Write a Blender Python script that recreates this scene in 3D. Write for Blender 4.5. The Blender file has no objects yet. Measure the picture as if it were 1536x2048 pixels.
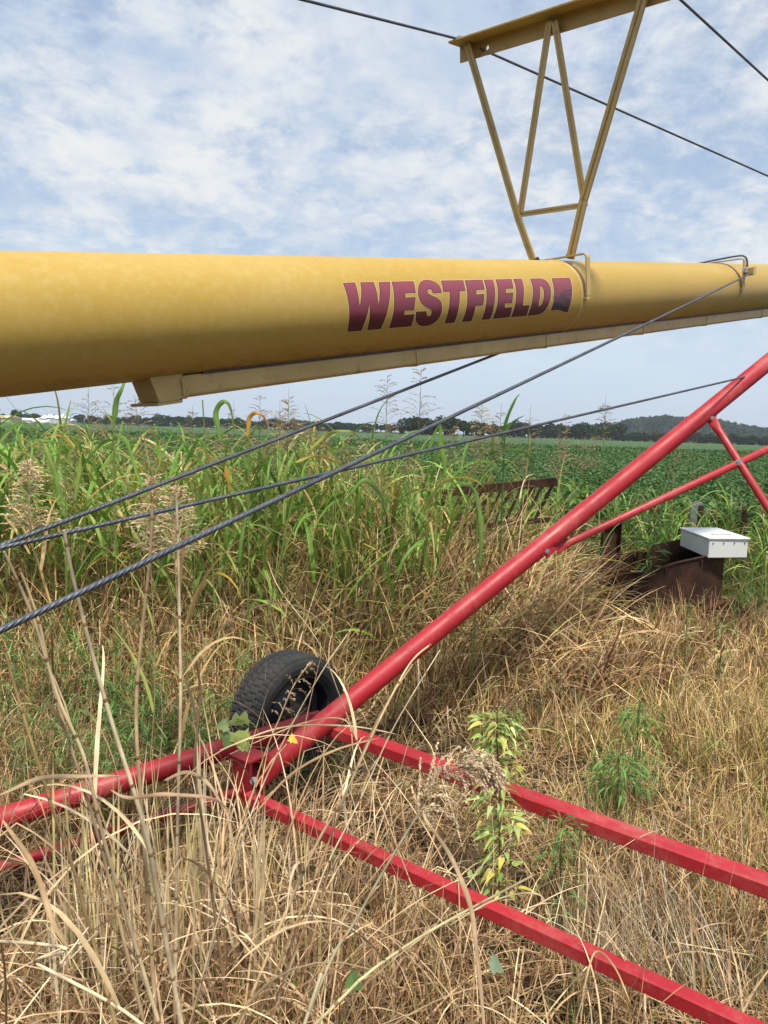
import bpy, math, random
import numpy as np
from mathutils import Vector, Matrix
from math import radians, sin, cos, pi

# ------------------------------------------------------------ camera, sky, sun
sc = bpy.context.scene
COL = sc.collection
rng = np.random.default_rng(7)
random.seed(7)
F = 1480.0
PITCH, ROLL = radians(6.17), radians(1.8)
CAM = np.array([0.0, 0.0, 1.6])
_c, _s = cos(pi/2-PITCH), sin(pi/2-PITCH)
_RX = np.array([[1, 0, 0], [0, _c, -_s], [0, _s, _c]])
_RZ = np.array([[cos(ROLL), -sin(ROLL), 0], [sin(ROLL), cos(ROLL), 0], [0, 0, 1]])
RC = _RX @ _RZ
cd = bpy.data.cameras.new('camera')
cd.sensor_fit = 'VERTICAL'; cd.sensor_height = 36.0; cd.lens = 36.0*F/2048
cd.clip_start = 0.02; cd.clip_end = 12000
cam = bpy.data.objects.new('camera', cd); COL.objects.link(cam)
cam.matrix_world = Matrix.Translation(CAM) @ Matrix(RC.tolist()).to_4x4()
sc.camera = cam
sc.render.resolution_x, sc.render.resolution_y = 768, 1024
sc.view_settings.view_transform = 'Standard'; sc.view_settings.look = 'None'
sc.view_settings.exposure = EXPO = 0.45
sc.view_settings.gamma = 1.0
cy = sc.cycles
cy.max_bounces = 6; cy.diffuse_bounces = 2; cy.glossy_bounces = 2; cy.transmission_bounces = 3
cy.volume_bounces = 0; cy.transparent_max_bounces = 4; cy.caustics_reflective = False; cy.caustics_refractive = False
SUN_EL, SUN_AZ = radians(65), radians(165)     # azimuth measured from +Y towards +X

world = bpy.data.worlds.new('World'); sc.world = world; world.use_nodes = True
wt = world.node_tree; wt.nodes.clear()
def wn(t, **k):
    n = wt.nodes.new(t)
    for a, b in k.items(): setattr(n, a, b)
    return n
out = wn('ShaderNodeOutputWorld'); bg = wn('ShaderNodeBackground'); bgc = wn('ShaderNodeBackground'); mx = wn('ShaderNodeMixShader')
sky = wn('ShaderNodeTexSky', sky_type='NISHITA'); sky.sun_disc = False
sky.sun_elevation = SUN_EL; sky.sun_rotation = SUN_AZ; sky.air_density = 1.2; sky.dust_density = 1.5; sky.ozone_density = 2.0
wt.links.new(sky.outputs[0], bg.inputs[0]); bg.inputs[1].default_value = 0.12
tc = wn('ShaderNodeTexCoord'); sep = wn('ShaderNodeSeparateXYZ'); wt.links.new(tc.outputs['Generated'], sep.inputs[0])
def wmath(op, a, b=None, c=None):
    n = wn('ShaderNodeMath', operation=op)
    for i, v in enumerate((a, b, c)):
        if v is None: continue
        if isinstance(v, (int, float)): n.inputs[i].default_value = v
        else: wt.links.new(v, n.inputs[i])
    return n.outputs[0]
zc = wmath('MAXIMUM', sep.outputs[2], 0.0)
den = wmath('ADD', zc, 0.26)
ux = wmath('DIVIDE', sep.outputs[0], den); uy = wmath('DIVIDE', sep.outputs[1], den)
comb = wn('ShaderNodeCombineXYZ'); wt.links.new(ux, comb.inputs[0]); wt.links.new(uy, comb.inputs[1])
def noise(scale, detail, rough, dist=0.0, off=(0, 0, 0), sc3=(1, 1, 1)):
    m = wn('ShaderNodeMapping'); m.inputs['Location'].default_value = off; m.inputs['Scale'].default_value = sc3
    wt.links.new(comb.outputs[0], m.inputs[0])
    n = wn('ShaderNodeTexNoise'); n.inputs['Scale'].default_value = scale; n.inputs['Detail'].default_value = detail
    n.inputs['Roughness'].default_value = rough; n.inputs['Distortion'].default_value = dist
    wt.links.new(m.outputs[0], n.inputs['Vector']); return n.outputs['Fac']
def mrange(v, a, b, c=0.0, d=1.0, smooth=True):
    n = wn('ShaderNodeMapRange'); n.interpolation_type = 'SMOOTHSTEP' if smooth else 'LINEAR'
    wt.links.new(v, n.inputs[0]); n.inputs[1].default_value = a; n.inputs[2].default_value = b
    n.inputs[3].default_value = c; n.inputs[4].default_value = d; return n.outputs[0]
big = noise(1.1, 3, 0.5, 0.3, (3.1, 0.7, 0)); mid = noise(4.2, 10, 0.64, 0.25, (1.3, 5.2, 0), (1, 1.35, 1)); fine = noise(12.0, 8, 0.66, 0.25, (7, 2, 0))
dens = wmath('ADD', wmath('MULTIPLY', big, 0.5), wmath('ADD', wmath('MULTIPLY', mid, 0.50), wmath('MULTIPLY', fine, 0.42)))
cover = mrange(dens, 0.57, 0.76, 0.34, 1.0)
horiz = mrange(zc, 0.02, 0.26, 1.0, 0.0)
cover2 = wmath('ADD', wmath('MULTIPLY', cover, wmath('SUBTRACT', 1.0, wmath('MULTIPLY', horiz, 0.75))), wmath('MULTIPLY', horiz, 0.62))
tone = mrange(wmath('ADD', wmath('MULTIPLY', noise(2.6, 9, 0.64, 0.3, (9, 9, 0)), 0.7), wmath('MULTIPLY', fine, 0.3)), 0.38, 0.64)
cr = wn('ShaderNodeMixRGB'); wt.links.new(tone, cr.inputs[0])
cr.inputs[1].default_value = (0.60, 0.72, 0.90, 1); cr.inputs[2].default_value = (0.98, 1.0, 1.0, 1)
hz = wn('ShaderNodeMixRGB'); wt.links.new(horiz, hz.inputs[0]); wt.links.new(cr.outputs[0], hz.inputs[1]); hz.inputs[2].default_value = (0.72, 0.86, 1.04, 1)
wt.links.new(hz.outputs[0], bgc.inputs[0]); bgc.inputs[1].default_value = 0.66
fac = wmath('ADD', wmath('MULTIPLY', cover2, 0.84), 0.14)
wt.links.new(fac, mx.inputs[0]); wt.links.new(bg.outputs[0], mx.inputs[1]); wt.links.new(bgc.outputs[0], mx.inputs[2])
wt.links.new(mx.outputs[0], out.inputs[0])

sl = bpy.data.lights.new('sun', 'SUN'); sl.energy = 3.9; sl.angle = radians(6); sl.color = (1.0, 0.93, 0.82)
so = bpy.data.objects.new('sun', sl); COL.objects.link(so)
_sd = Vector((sin(SUN_AZ)*cos(SUN_EL), cos(SUN_AZ)*cos(SUN_EL), sin(SUN_EL)))
so.rotation_euler = _sd.to_track_quat('Z', 'Y').to_euler(); so.location = (0, 0, 60)

# ------------------------------------------------------------ helpers
def ray(px, py): return RC @ np.array([(px-768)/F, -(py-1024)/F, -1.0])
def P(px, py, d): return CAM + ray(px, py)*d
def onz(px, py, z=0.0):
    r = ray(px, py); return CAM + r*((z-CAM[2])/r[2])
def proj(p):
    q = (np.asarray(p)-CAM) @ RC
    return 768+F*q[..., 0]/-q[..., 2], 1024-F*q[..., 1]/-q[..., 2], -q[..., 2]
def V(*a): return np.array(a, float)
def nrm(v): v = np.asarray(v, float); return v/np.linalg.norm(v)

def tag(o, label=None, cat=None, group=None, kind=None):
    if label: o['label'] = label
    if cat: o['category'] = cat
    if group: o['group'] = group
    if kind: o['kind'] = kind
    return o
def empty(name, loc=(0, 0, 0), **k):
    o = bpy.data.objects.new(name, None); o.location = tuple(loc); COL.objects.link(o); o.empty_display_size = 0.2
    return tag(o, **k)
def mesh_np(name, verts, faces, mat, parent=None, cols=None, smooth=True, off=None):
    """verts Nx3; faces list of arrays (each MxK)"""
    verts = np.asarray(verts, np.float32)
    if parent is not None: verts = verts - PAR_LOC(parent).astype(np.float32)
    elif off is not None: verts = verts - np.asarray(off, np.float32)
    me = bpy.data.meshes.new(name)
    if isinstance(faces, list) and not isinstance(faces[0], np.ndarray): faces = np.array(faces)
    if not isinstance(faces, list): faces = [faces]
    faces = [np.asarray(f, np.int32) for f in faces if len(f)]
    nl = sum(f.size for f in faces); nf = sum(len(f) for f in faces)
    me.vertices.add(len(verts)); me.vertices.foreach_set('co', verts.ravel())
    me.loops.add(nl); me.loops.foreach_set('vertex_index', np.concatenate([f.ravel() for f in faces]))
    me.polygons.add(nf)
    tot = np.concatenate([np.full(len(f), f.shape[1], np.int32) for f in faces])
    st = np.concatenate([[0], np.cumsum(tot)[:-1]]).astype(np.int32)
    me.polygons.foreach_set('loop_start', st); me.polygons.foreach_set('loop_total', tot)
    if isinstance(smooth, bool): sm = np.full(nf, smooth)
    else: sm = np.asarray(smooth, bool)
    me.polygons.foreach_set('use_smooth', sm)
    if cols is not None:
        cols = np.asarray(cols, np.float32)
        if cols.shape[1] == 3: cols = np.hstack([cols, np.ones((len(cols), 1), np.float32)])
        ca = me.color_attributes.new('Col', 'FLOAT_COLOR', 'POINT'); ca.data.foreach_set('color', cols.ravel())
    me.update(); me.validate()
    if mat: me.materials.append(mat)
    o = bpy.data.objects.new(name, me); COL.objects.link(o)
    if parent is not None: o.parent = parent
    elif off is not None: o.location = tuple(off)
    return o
class MB:
    def __init__(s): s.v = []; s.f = []; s.sm = []; s.c = []; s.col = (1, 1, 1)
    def add(s, vs, fs, smooth=False):
        b = len(s.v); s.v += [tuple(map(float, v)) for v in vs]; s.c += [s.col]*len(vs)
        for f in fs: s.f.append([b+i for i in f]); s.sm.append(smooth)
    def tube(s, pts, rad, n=12, caps=True, smooth=True, squash=None, ref=None):
        pts = [np.asarray(p, float) for p in pts]; m = len(pts)
        if not hasattr(rad, '__len__'): rad = [rad]*m
        if ref is None:
            t0 = nrm(pts[-1]-pts[0]); ref = V(0, 0, 1) if abs(t0[2]) < 0.9 else V(1, 0, 0)
        vs = []
        for i, p in enumerate(pts):
            t = nrm(pts[min(i+1, m-1)]-pts[max(i-1, 0)])
            a = nrm(np.cross(t, ref)); b = np.cross(a, t)
            for k in range(n):
                an = 2*pi*(k+.5)/n
                q = squash[i] if squash else (1, 1)
                vs.append(p+rad[i]*(a*cos(an)*q[0]+b*sin(an)*q[1]))
        fs = [[i*n+k, i*n+(k+1) % n, (i+1)*n+(k+1) % n, (i+1)*n+k] for i in range(m-1) for k in range(n)]
        s.add(vs, fs, smooth)
        if caps:
            s.add(vs[:n], [list(range(n))[::-1]]); s.add(vs[-n:], [list(range(n))])
    def box(s, c, ax, ay, az, hx, hy, hz, bev=0.0):
        """oriented box, centre c, unit axes, half sizes; bev chamfers the edges along ax"""
        c = np.asarray(c, float); ax, ay, az = nrm(ax), nrm(ay), nrm(az)
        if bev > 0:
            prof = [(-hy+bev, -hz), (hy-bev, -hz), (hy, -hz+bev), (hy, hz-bev), (hy-bev, hz), (-hy+bev, hz), (-hy, hz-bev), (-hy, -hz+bev)]
        else: prof = [(-hy, -hz), (hy, -hz), (hy, hz), (-hy, hz)]
        s.prism([c+ay*y+az*z-ax*hx for y, z in prof], ax*2*hx)
    def prism(s, poly, ext):
        poly = [np.asarray(p, float) for p in poly]; n = len(poly); ext = np.asarray(ext, float)
        nn = sum((np.cross(poly[i]-poly[0], poly[(i+1) % n]-poly[0]) for i in range(1, n-1)), V(0, 0, 0))
        if np.dot(nn, ext) < 0: poly = poly[::-1]
        vs = poly+[p+ext for p in poly]
        s.add(vs, [list(range(n))[::-1], list(range(n, 2*n))]+[[i, (i+1) % n, n+(i+1) % n, n+i] for i in range(n)])
    def bar(s, p, q, up, w, h, bev=0.0):
        p = np.asarray(p, float); q = np.asarray(q, float); ax = nrm(q-p); ay = nrm(np.cross(up, ax)); az = np.cross(ax, ay)
        s.box((p+q)/2, ax, ay, az, np.linalg.norm(q-p)/2, w/2, h/2, bev)
    def build(s, name, mat, parent=None, off=None, colors=False, bevel=0.0):
        me = bpy.data.meshes.new(name)
        o3 = np.asarray(parent.matrix_world.translation if False else (PAR_LOC(parent) if parent else (off if off is not None else (0, 0, 0))), float)
        me.from_pydata([tuple(np.array(v)-o3) for v in s.v], [], s.f)
        me.polygons.foreach_set('use_smooth', s.sm)
        if colors:
            ca = me.color_attributes.new('Col', 'FLOAT_COLOR', 'POINT')
            ca.data.foreach_set('color', np.array([tuple(c)+(1,) for c in s.c], np.float32).ravel())
        me.update(); me.materials.append(mat)
        o = bpy.data.objects.new(name, me); COL.objects.link(o)
        if parent: o.parent = parent
        elif off is not None: o.location = tuple(off)
        if bevel:
            m = o.modifiers.new('bevel', 'BEVEL'); m.width = bevel; m.segments = 2; m.limit_method = 'ANGLE'; m.angle_limit = radians(40)
        return o
def PAR_LOC(o):
    v = np.zeros(3)
    while o is not None: v += np.array(o.location); o = o.parent
    return v

# ------------------------------------------------------------ materials
def mat(name, col=(.5, .5, .5), rough=0.5, metal=0.0, build=None, spec=0.5):
    m = bpy.data.materials.new(name); m.use_nodes = True; nt = m.node_tree
    b = nt.nodes['Principled BSDF']; b.inputs['Base Color'].default_value = (*col, 1); b.inputs['Roughness'].default_value = rough
    b.inputs['Metallic'].default_value = metal; b.inputs['Specular IOR Level'].default_value = spec
    if build: build(nt, b)
    return m
def N(nt, t, **k):
    n = nt.nodes.new(t)
    for a, v in k.items():
        if a.startswith('i_'): n.inputs[a[2:].replace('_', ' ')].default_value = v
        else: setattr(n, a, v)
    return n
def nz(nt, scale, detail=4, rough=.55, coord='Object', stretch=(1, 1, 1), rot=(0, 0, 0)):
    t = N(nt, 'ShaderNodeTexCoord'); mp = N(nt, 'ShaderNodeMapping'); mp.inputs['Scale'].default_value = stretch; mp.inputs['Rotation'].default_value = rot
    n = N(nt, 'ShaderNodeTexNoise'); n.inputs['Scale'].default_value = scale; n.inputs['Detail'].default_value = detail; n.inputs['Roughness'].default_value = rough
    nt.links.new(t.outputs[coord], mp.inputs[0]); nt.links.new(mp.outputs[0], n.inputs['Vector']); return n.outputs['Fac']
def ramp(nt, f, stops):
    r = N(nt, 'ShaderNodeValToRGB'); e = r.color_ramp.elements
    while len(e) < len(stops): e.new(0.5)
    for i, (p, c) in enumerate(stops): e[i].position = p; e[i].color = (*c, 1) if len(c) == 3 else c
    nt.links.new(f, r.inputs[0]); return r.outputs[0]
def mixc(nt, f, a, b, mode='MIX'):
    m = N(nt, 'ShaderNodeMixRGB', blend_type=mode)
    for i, v in ((0, f), (1, a), (2, b)):
        if isinstance(v, (int, float)): m.inputs[i].default_value = v
        elif isinstance(v, tuple): m.inputs[i].default_value = (*v, 1)
        else: nt.links.new(v, m.inputs[i])
    return m.outputs[0]
def bump(nt, b, h, strength=.3, dist=.01):
    n = N(nt, 'ShaderNodeBump'); n.inputs['Strength'].default_value = strength; n.inputs['Distance'].default_value = dist
    nt.links.new(h, n.inputs['Height']); nt.links.new(n.outputs[0], b.inputs['Normal'])

# tube frame of reference
TA = V(-0.82958153, 1.60623777, 1.80084107); TU = nrm(V(0.67085337, 0.72115277, 0.17290009))
TW = nrm(np.cross(TU, V(0, 0, 1))); TN = np.cross(TW, TU); TR = 0.15
def T(s, w, n): return TA+TU*s+TW*w+TN*n
def Tray(px, py, s0):                      # where a sight line meets the cross plane of the tube at s0
    r = ray(px, py); C = T(s0, 0, 0); return CAM+r*(np.dot(C-CAM, TU)/np.dot(r, TU))

def b_yellow(nt, b):
    # faded enamel: chalky patches, fine rubbed mottling, sooty mildew specks that gather on the underside
    geo = N(nt, 'ShaderNodeNewGeometry'); sp = N(nt, 'ShaderNodeSeparateXYZ')
    t = N(nt, 'ShaderNodeTexCoord'); nt.links.new(t.outputs['Object'], sp.inputs[0])
    n1 = nz(nt, 2.2, 5, .6, stretch=(1, 1, 2.2)); n2 = nz(nt, 45, 5, .7); n3 = nz(nt, 34, 8, .74, stretch=(.5, .5, 1.4))
    c = ramp(nt, n1, [(.3, (.415, .270, .048)), (.5, (.435, .288, .056)), (.72, (.455, .31, .078))])
    c = mixc(nt, ramp(nt, n2, [(.45, (0, 0, 0)), (.8, (.28, .28, .28))]), c, (.62, .46, .22))
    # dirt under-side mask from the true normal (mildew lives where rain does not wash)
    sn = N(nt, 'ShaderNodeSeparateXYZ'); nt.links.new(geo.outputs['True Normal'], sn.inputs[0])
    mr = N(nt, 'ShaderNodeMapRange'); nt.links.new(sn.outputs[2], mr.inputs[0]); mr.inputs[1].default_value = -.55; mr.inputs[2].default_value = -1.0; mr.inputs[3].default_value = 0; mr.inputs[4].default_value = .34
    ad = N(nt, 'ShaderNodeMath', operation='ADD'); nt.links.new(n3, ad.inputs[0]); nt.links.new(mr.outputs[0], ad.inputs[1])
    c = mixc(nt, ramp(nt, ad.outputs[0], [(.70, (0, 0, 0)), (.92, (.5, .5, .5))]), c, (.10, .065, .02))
    sc2 = nz(nt, 170, 2, .5)
    c = mixc(nt, ramp(nt, sc2, [(.74, (0, 0, 0)), (.78, (.55, .55, .55))]), c, (.14, .09, .03))
    nt.links.new(c, b.inputs['Base Color'])
    nt.links.new(ramp(nt, n2, [(.3, (.38, .38, .38)), (.7, (.55, .55, .55))]), b.inputs['Roughness'])
    bump(nt, b, nz(nt, 5, 2, .5), .12, .01)
M = {}
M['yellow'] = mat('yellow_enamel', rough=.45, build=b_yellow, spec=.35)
def b_yellow2(nt, b):
    c = ramp(nt, nz(nt, 6, 6, .65), [(.3, (.44, .31, .10)), (.55, (.53, .38, .14)), (.75, (.56, .43, .20))])
    c = mixc(nt, ramp(nt, nz(nt, 20, 7, .75), [(.56, (0, 0, 0)), (.72, (.7, .7, .7))]), c, (.16, .10, .045))
    nt.links.new(c, b.inputs['Base Color']); bump(nt, b, nz(nt, 60, 3), .1, .003)
M['yellow2'] = mat('weathered_yellow_steel', rough=.5, build=b_yellow2)
def b_red(nt, b):
    c = ramp(nt, nz(nt, 3.5, 5, .6), [(.3, (.32, .010, .018)), (.6, (.385, .015, .024)), (.8, (.42, .035, .04))])
    c = mixc(nt, ramp(nt, nz(nt, 60, 6, .7), [(.6, (0, 0, 0)), (.75, (.35, .35, .35))]), c, (.50, .22, .2))
    c = mixc(nt, ramp(nt, nz(nt, 70, 4, .6), [(.66, (0, 0, 0)), (.69, (.8, .8, .8))]), c, (.13, .045, .03))
    c = mixc(nt, ramp(nt, nz(nt, 6, 9, .75), [(.50, (0, 0, 0)), (.75, (.42, .42, .42))]), c, (.46, .24, .19))
    nt.links.new(c, b.inputs['Base Color'])
    nt.links.new(ramp(nt, nz(nt, 9, 5, .6), [(.3, (.40, .40, .40)), (.7, (.62, .62, .62))]), b.inputs['Roughness'])
    bump(nt, b, nz(nt, 90, 3), .06, .002)
M['red'] = mat('red_enamel', rough=.4, build=b_red)
def b_rust(nt, b):
    c = ramp(nt, nz(nt, 7, 8, .7), [(.25, (.020, .013, .011)), (.5, (.05, .026, .018)), (.7, (.10, .05, .028)), (.85, (.19, .11, .07))])
    nt.links.new(c, b.inputs['Base Color']); bump(nt, b, nz(nt, 40, 6, .7), .5, .006)
M['rust'] = mat('rusty_iron', rough=.85, build=b_rust, spec=.2)
def b_cable(nt, b):
    c = ramp(nt, nz(nt, 20, 5, .7), [(.3, (.06, .07, .09)), (.7, (.15, .165, .19))]); nt.links.new(c, b.inputs['Base Color'])
M['cable'] = mat('galvanised_rope', rough=.5, metal=.55, build=b_cable)
M['bolt'] = mat('zinc_bolt', (.42, .43, .45), .35, .8, build=lambda nt, b: nt.links.new(ramp(nt, nz(nt, 60), [(.3, (.3, .3, .3)), (.7, (.55, .55, .55))]), b.inputs['Base Color']))
M['boltdark'] = mat('rusty_bolt_and_gap_shade', (.06, .04, .035), .6, .3, build=lambda nt, b: nt.links.new(ramp(nt, nz(nt, 60), [(.3, (.035, .025, .02)), (.7, (.12, .07, .05))]), b.inputs['Base Color']))
def b_tyre(nt, b):
    c = ramp(nt, nz(nt, 9, 6, .7), [(.35, (.028, .030, .032)), (.62, (.045, .045, .044)), (.85, (.10, .09, .072))]); nt.links.new(c, b.inputs['Base Color']); bump(nt, b, nz(nt, 120, 3), .15, .002)
M['tyre'] = mat('black_rubber', rough=.8, build=b_tyre, spec=.25)
M['rim'] = mat('dark_rim_paint', (.02, .025, .04), .35, .2, build=lambda nt, b: nt.links.new(ramp(nt, nz(nt, 12, 5), [(.3, (.015, .018, .03)), (.7, (.04, .04, .05))]), b.inputs['Base Color']))
M['black'] = mat('black_plastic', (.02, .022, .025), .5, build=lambda nt, b: nt.links.new(ramp(nt, nz(nt, 12, 5), [(.3, (.015, .016, .018)), (.8, (.05, .045, .04))]), b.inputs['Base Color']))
def b_grey(nt, b):
    c = ramp(nt, nz(nt, 4, 6, .6), [(.3, (.58, .60, .60)), (.6, (.66, .68, .68)), (.85, (.48, .46, .42))]); nt.links.new(c, b.inputs['Base Color'])
M['greybox'] = mat('grey_enclosure_paint', rough=.5, build=b_grey)
M['steelgrey'] = mat('weathered_grey_steel', rough=.7, build=lambda nt, b: nt.links.new(ramp(nt, nz(nt, 9, 7, .7), [(.3, (.06, .065, .06)), (.55, (.16, .17, .165)), (.75, (.26, .25, .22))]), b.inputs['Base Color']))
M['pink'] = mat('faded_label', rough=.6, build=lambda nt, b: nt.links.new(ramp(nt, nz(nt, 30, 5, .7, stretch=(1, 3, 1)), [(.4, (.58, .42, .40)), (.6, (.60, .56, .54))]), b.inputs['Base Color']))
def b_attr(nt, b, var=.35, scale=30):
    a = N(nt, 'ShaderNodeAttribute', attribute_name='Col')
    v = ramp(nt, nz(nt, scale, 3, .6), [(.3, (1-var,)*3), (.7, (1+var*.6,)*3)])
    c = mixc(nt, 1.0, a.outputs['Color'], v, 'MULTIPLY'); nt.links.new(c, b.inputs['Base Color']); return c
M['decal'] = mat('printed_decal', rough=.42, build=lambda nt, b: b_attr(nt, b, .06, 40))
def leafmat(name, trans=.3, rough=.55, var=.3, scale=30):
    m = mat(name, rough=rough, spec=.25); nt = m.node_tree; b = nt.nodes['Principled BSDF']; c = b_attr(nt, b, var, scale)
    tr = N(nt, 'ShaderNodeBsdfTranslucent'); nt.links.new(c, tr.inputs[0])
    mxn = N(nt, 'ShaderNodeMixShader'); mxn.inputs[0].default_value = trans
    nt.links.new(b.outputs[0], mxn.inputs[1]); nt.links.new(tr.outputs[0], mxn.inputs[2]); nt.links.new(mxn.outputs[0], nt.nodes['Material Output'].inputs[0])
    return m
M['straw'] = leafmat('dry_straw', .12, .6, .35, 18)
M['grass'] = leafmat('grass_blade', .32, .45, .2, 14)
M['soy'] = leafmat('bean_leaf', .25, .5, .25, .6)
M['tree'] = leafmat('tree_foliage', .1, .9, .35, .12); M['tree'].node_tree.nodes['Principled BSDF'].inputs['Specular IOR Level'].default_value = 0.0

# ------------------------------------------------------------ THE AUGER
AUG = empty('grain_auger', (0.2, 2.6, 0), label='long yellow tube auger with red lettering on a red wheeled frame, held by steel cables', cat='grain auger')
b = MB(); ss = np.linspace(-1.6, 11, 60)
b.tube([T(s, 0, 0) for s in ss], TR, 96, ref=TN)
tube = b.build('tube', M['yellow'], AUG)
SR, SR2 = 2.30, 4.15
for s_ in (2.25, SR2+.02):
    b = MB(); prof = [(-.012, .0003), (-.010, .0022), (-.003, .0026), (-.002, .0012), (.002, .0012), (.003, .0026), (.010, .0022), (.012, .0003)]
    n = 96; vs = []
    for k in range(n):
        a = 2*pi*k/n
        for ds, dr in prof: vs.append(T(s_+ds, (TR+dr)*cos(a), (TR+dr)*sin(a)))
    m_ = len(prof); fs = [[k*m_+j, ((k+1) % n)*m_+j, ((k+1) % n)*m_+j+1, k*m_+j+1] for k in range(n) for j in range(m_-1)]
    b.add(vs, fs, True); b.build('joint_band', M['yellow2'], tube)
# lettering, laid on the tube surface as a printed decal
def on_tube(px, py):
    v = ray(px, py); o = CAM-TA
    v2 = V(np.dot(v, TW), np.dot(v, TN)); o2 = V(np.dot(o, TW), np.dot(o, TN))
    A_, B_, C_ = v2@v2, 2*v2@o2, o2@o2-TR*TR
    t = (-B_-math.sqrt(max(B_*B_-4*A_*C_, 0)))/(2*A_); p = o+v*t
    return np.dot(p, TU), math.atan2(np.dot(p, TN), np.dot(p, TW))
def subdiv(poly, step=14.0):
    o = []
    for i in range(len(poly)):
        a = np.array(poly[i], float); c = np.array(poly[(i+1) % len(poly)], float); k = max(1, int(np.linalg.norm(c-a)/step))
        o += [tuple(a+(c-a)*j/k) for j in range(k)]
    return o
def round_poly(poly, it=1, keep=55):
    for _ in range(it):
        o = []; n = len(poly)
        for i in range(n):
            p0, p1, p2 = [np.array(poly[(i+k-1) % n], float) for k in range(3)]
            u, w = p1-p0, p2-p1; ang = abs(math.degrees(math.acos(np.clip(np.dot(u, w)/(np.linalg.norm(u)*np.linalg.norm(w)+1e-9), -1, 1))))
            if ang < keep: o += [tuple(p1*.75+p0*.25), tuple(p1*.75+p2*.25)]
            else: o.append(tuple(p1))
        poly = o
    return poly
def inset(poly, d):
    n = len(poly); ar = sum(poly[i][0]*poly[(i+1) % n][1]-poly[(i+1) % n][0]*poly[i][1] for i in range(n)); sg = 1 if ar > 0 else -1
    o = []
    for i in range(n):
        p0, p1, p2 = [np.array(poly[(i+k-1) % n], float) for k in range(3)]
        u, w = nrm(p1-p0+1e-9), nrm(p2-p1+1e-9); n1 = V(-u[1], u[0])*sg; n2 = V(-w[1], w[0])*sg; m_ = n1+n2; l2 = m_@m_
        m_ = m_*(2/max(l2, .5)) if l2 > 1e-6 else n1
        o.append(tuple(p1+m_*d))
    return o
def fill(b, polys, lift, colf):
    """trapezoid fill of polygons given in (s, theta)"""
    segs = []
    for pl in polys:
        for i in range(len(pl)):
            a, c = pl[i], pl[(i+1) % len(pl)]
            if abs(a[1]-c[1]) > 1e-9: segs.append((a, c) if a[1] < c[1] else (c, a))
    lo = min(a[1] for a, c in segs); hi = max(c[1] for a, c in segs)
    ys = sorted(set([round(y, 5) for a, c in segs for y in (a[1], c[1])]+[round(y, 5) for y in np.arange(lo, hi, radians(2.0))]))
    def w3(s, th): r = TR+lift; return T(s, r*cos(th), r*sin(th))
    for y0, y1 in zip(ys[:-1], ys[1:]):
        if y1-y0 < 2e-6: continue
        ym = (y0+y1)/2; xs = []
        for a, c in segs:
            if a[1] <= ym < c[1]:
                f = lambda y: a[0]+(c[0]-a[0])*(y-a[1])/(c[1]-a[1])
                xs.append((f(ym), f(y0), f(y1)))
        xs.sort()
        for (m0, a0, a1), (m1, b0, b1) in zip(xs[::2], xs[1::2]):
            bi = len(b.v); b.add([w3(a0, y0), w3(b0, y0), w3(b1, y1), w3(a1, y1)], [[0, 1, 2, 3]], True)
            for k, (sx, yy) in enumerate(((a0, y0), (b0, y0), (b1, y1), (a1, y1))): b.c[bi+k] = colf(sx, yy)
def crop(ox, oy, poly): return [(ox+x/7.68, oy+y/7.68) for x, y in poly]
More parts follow.
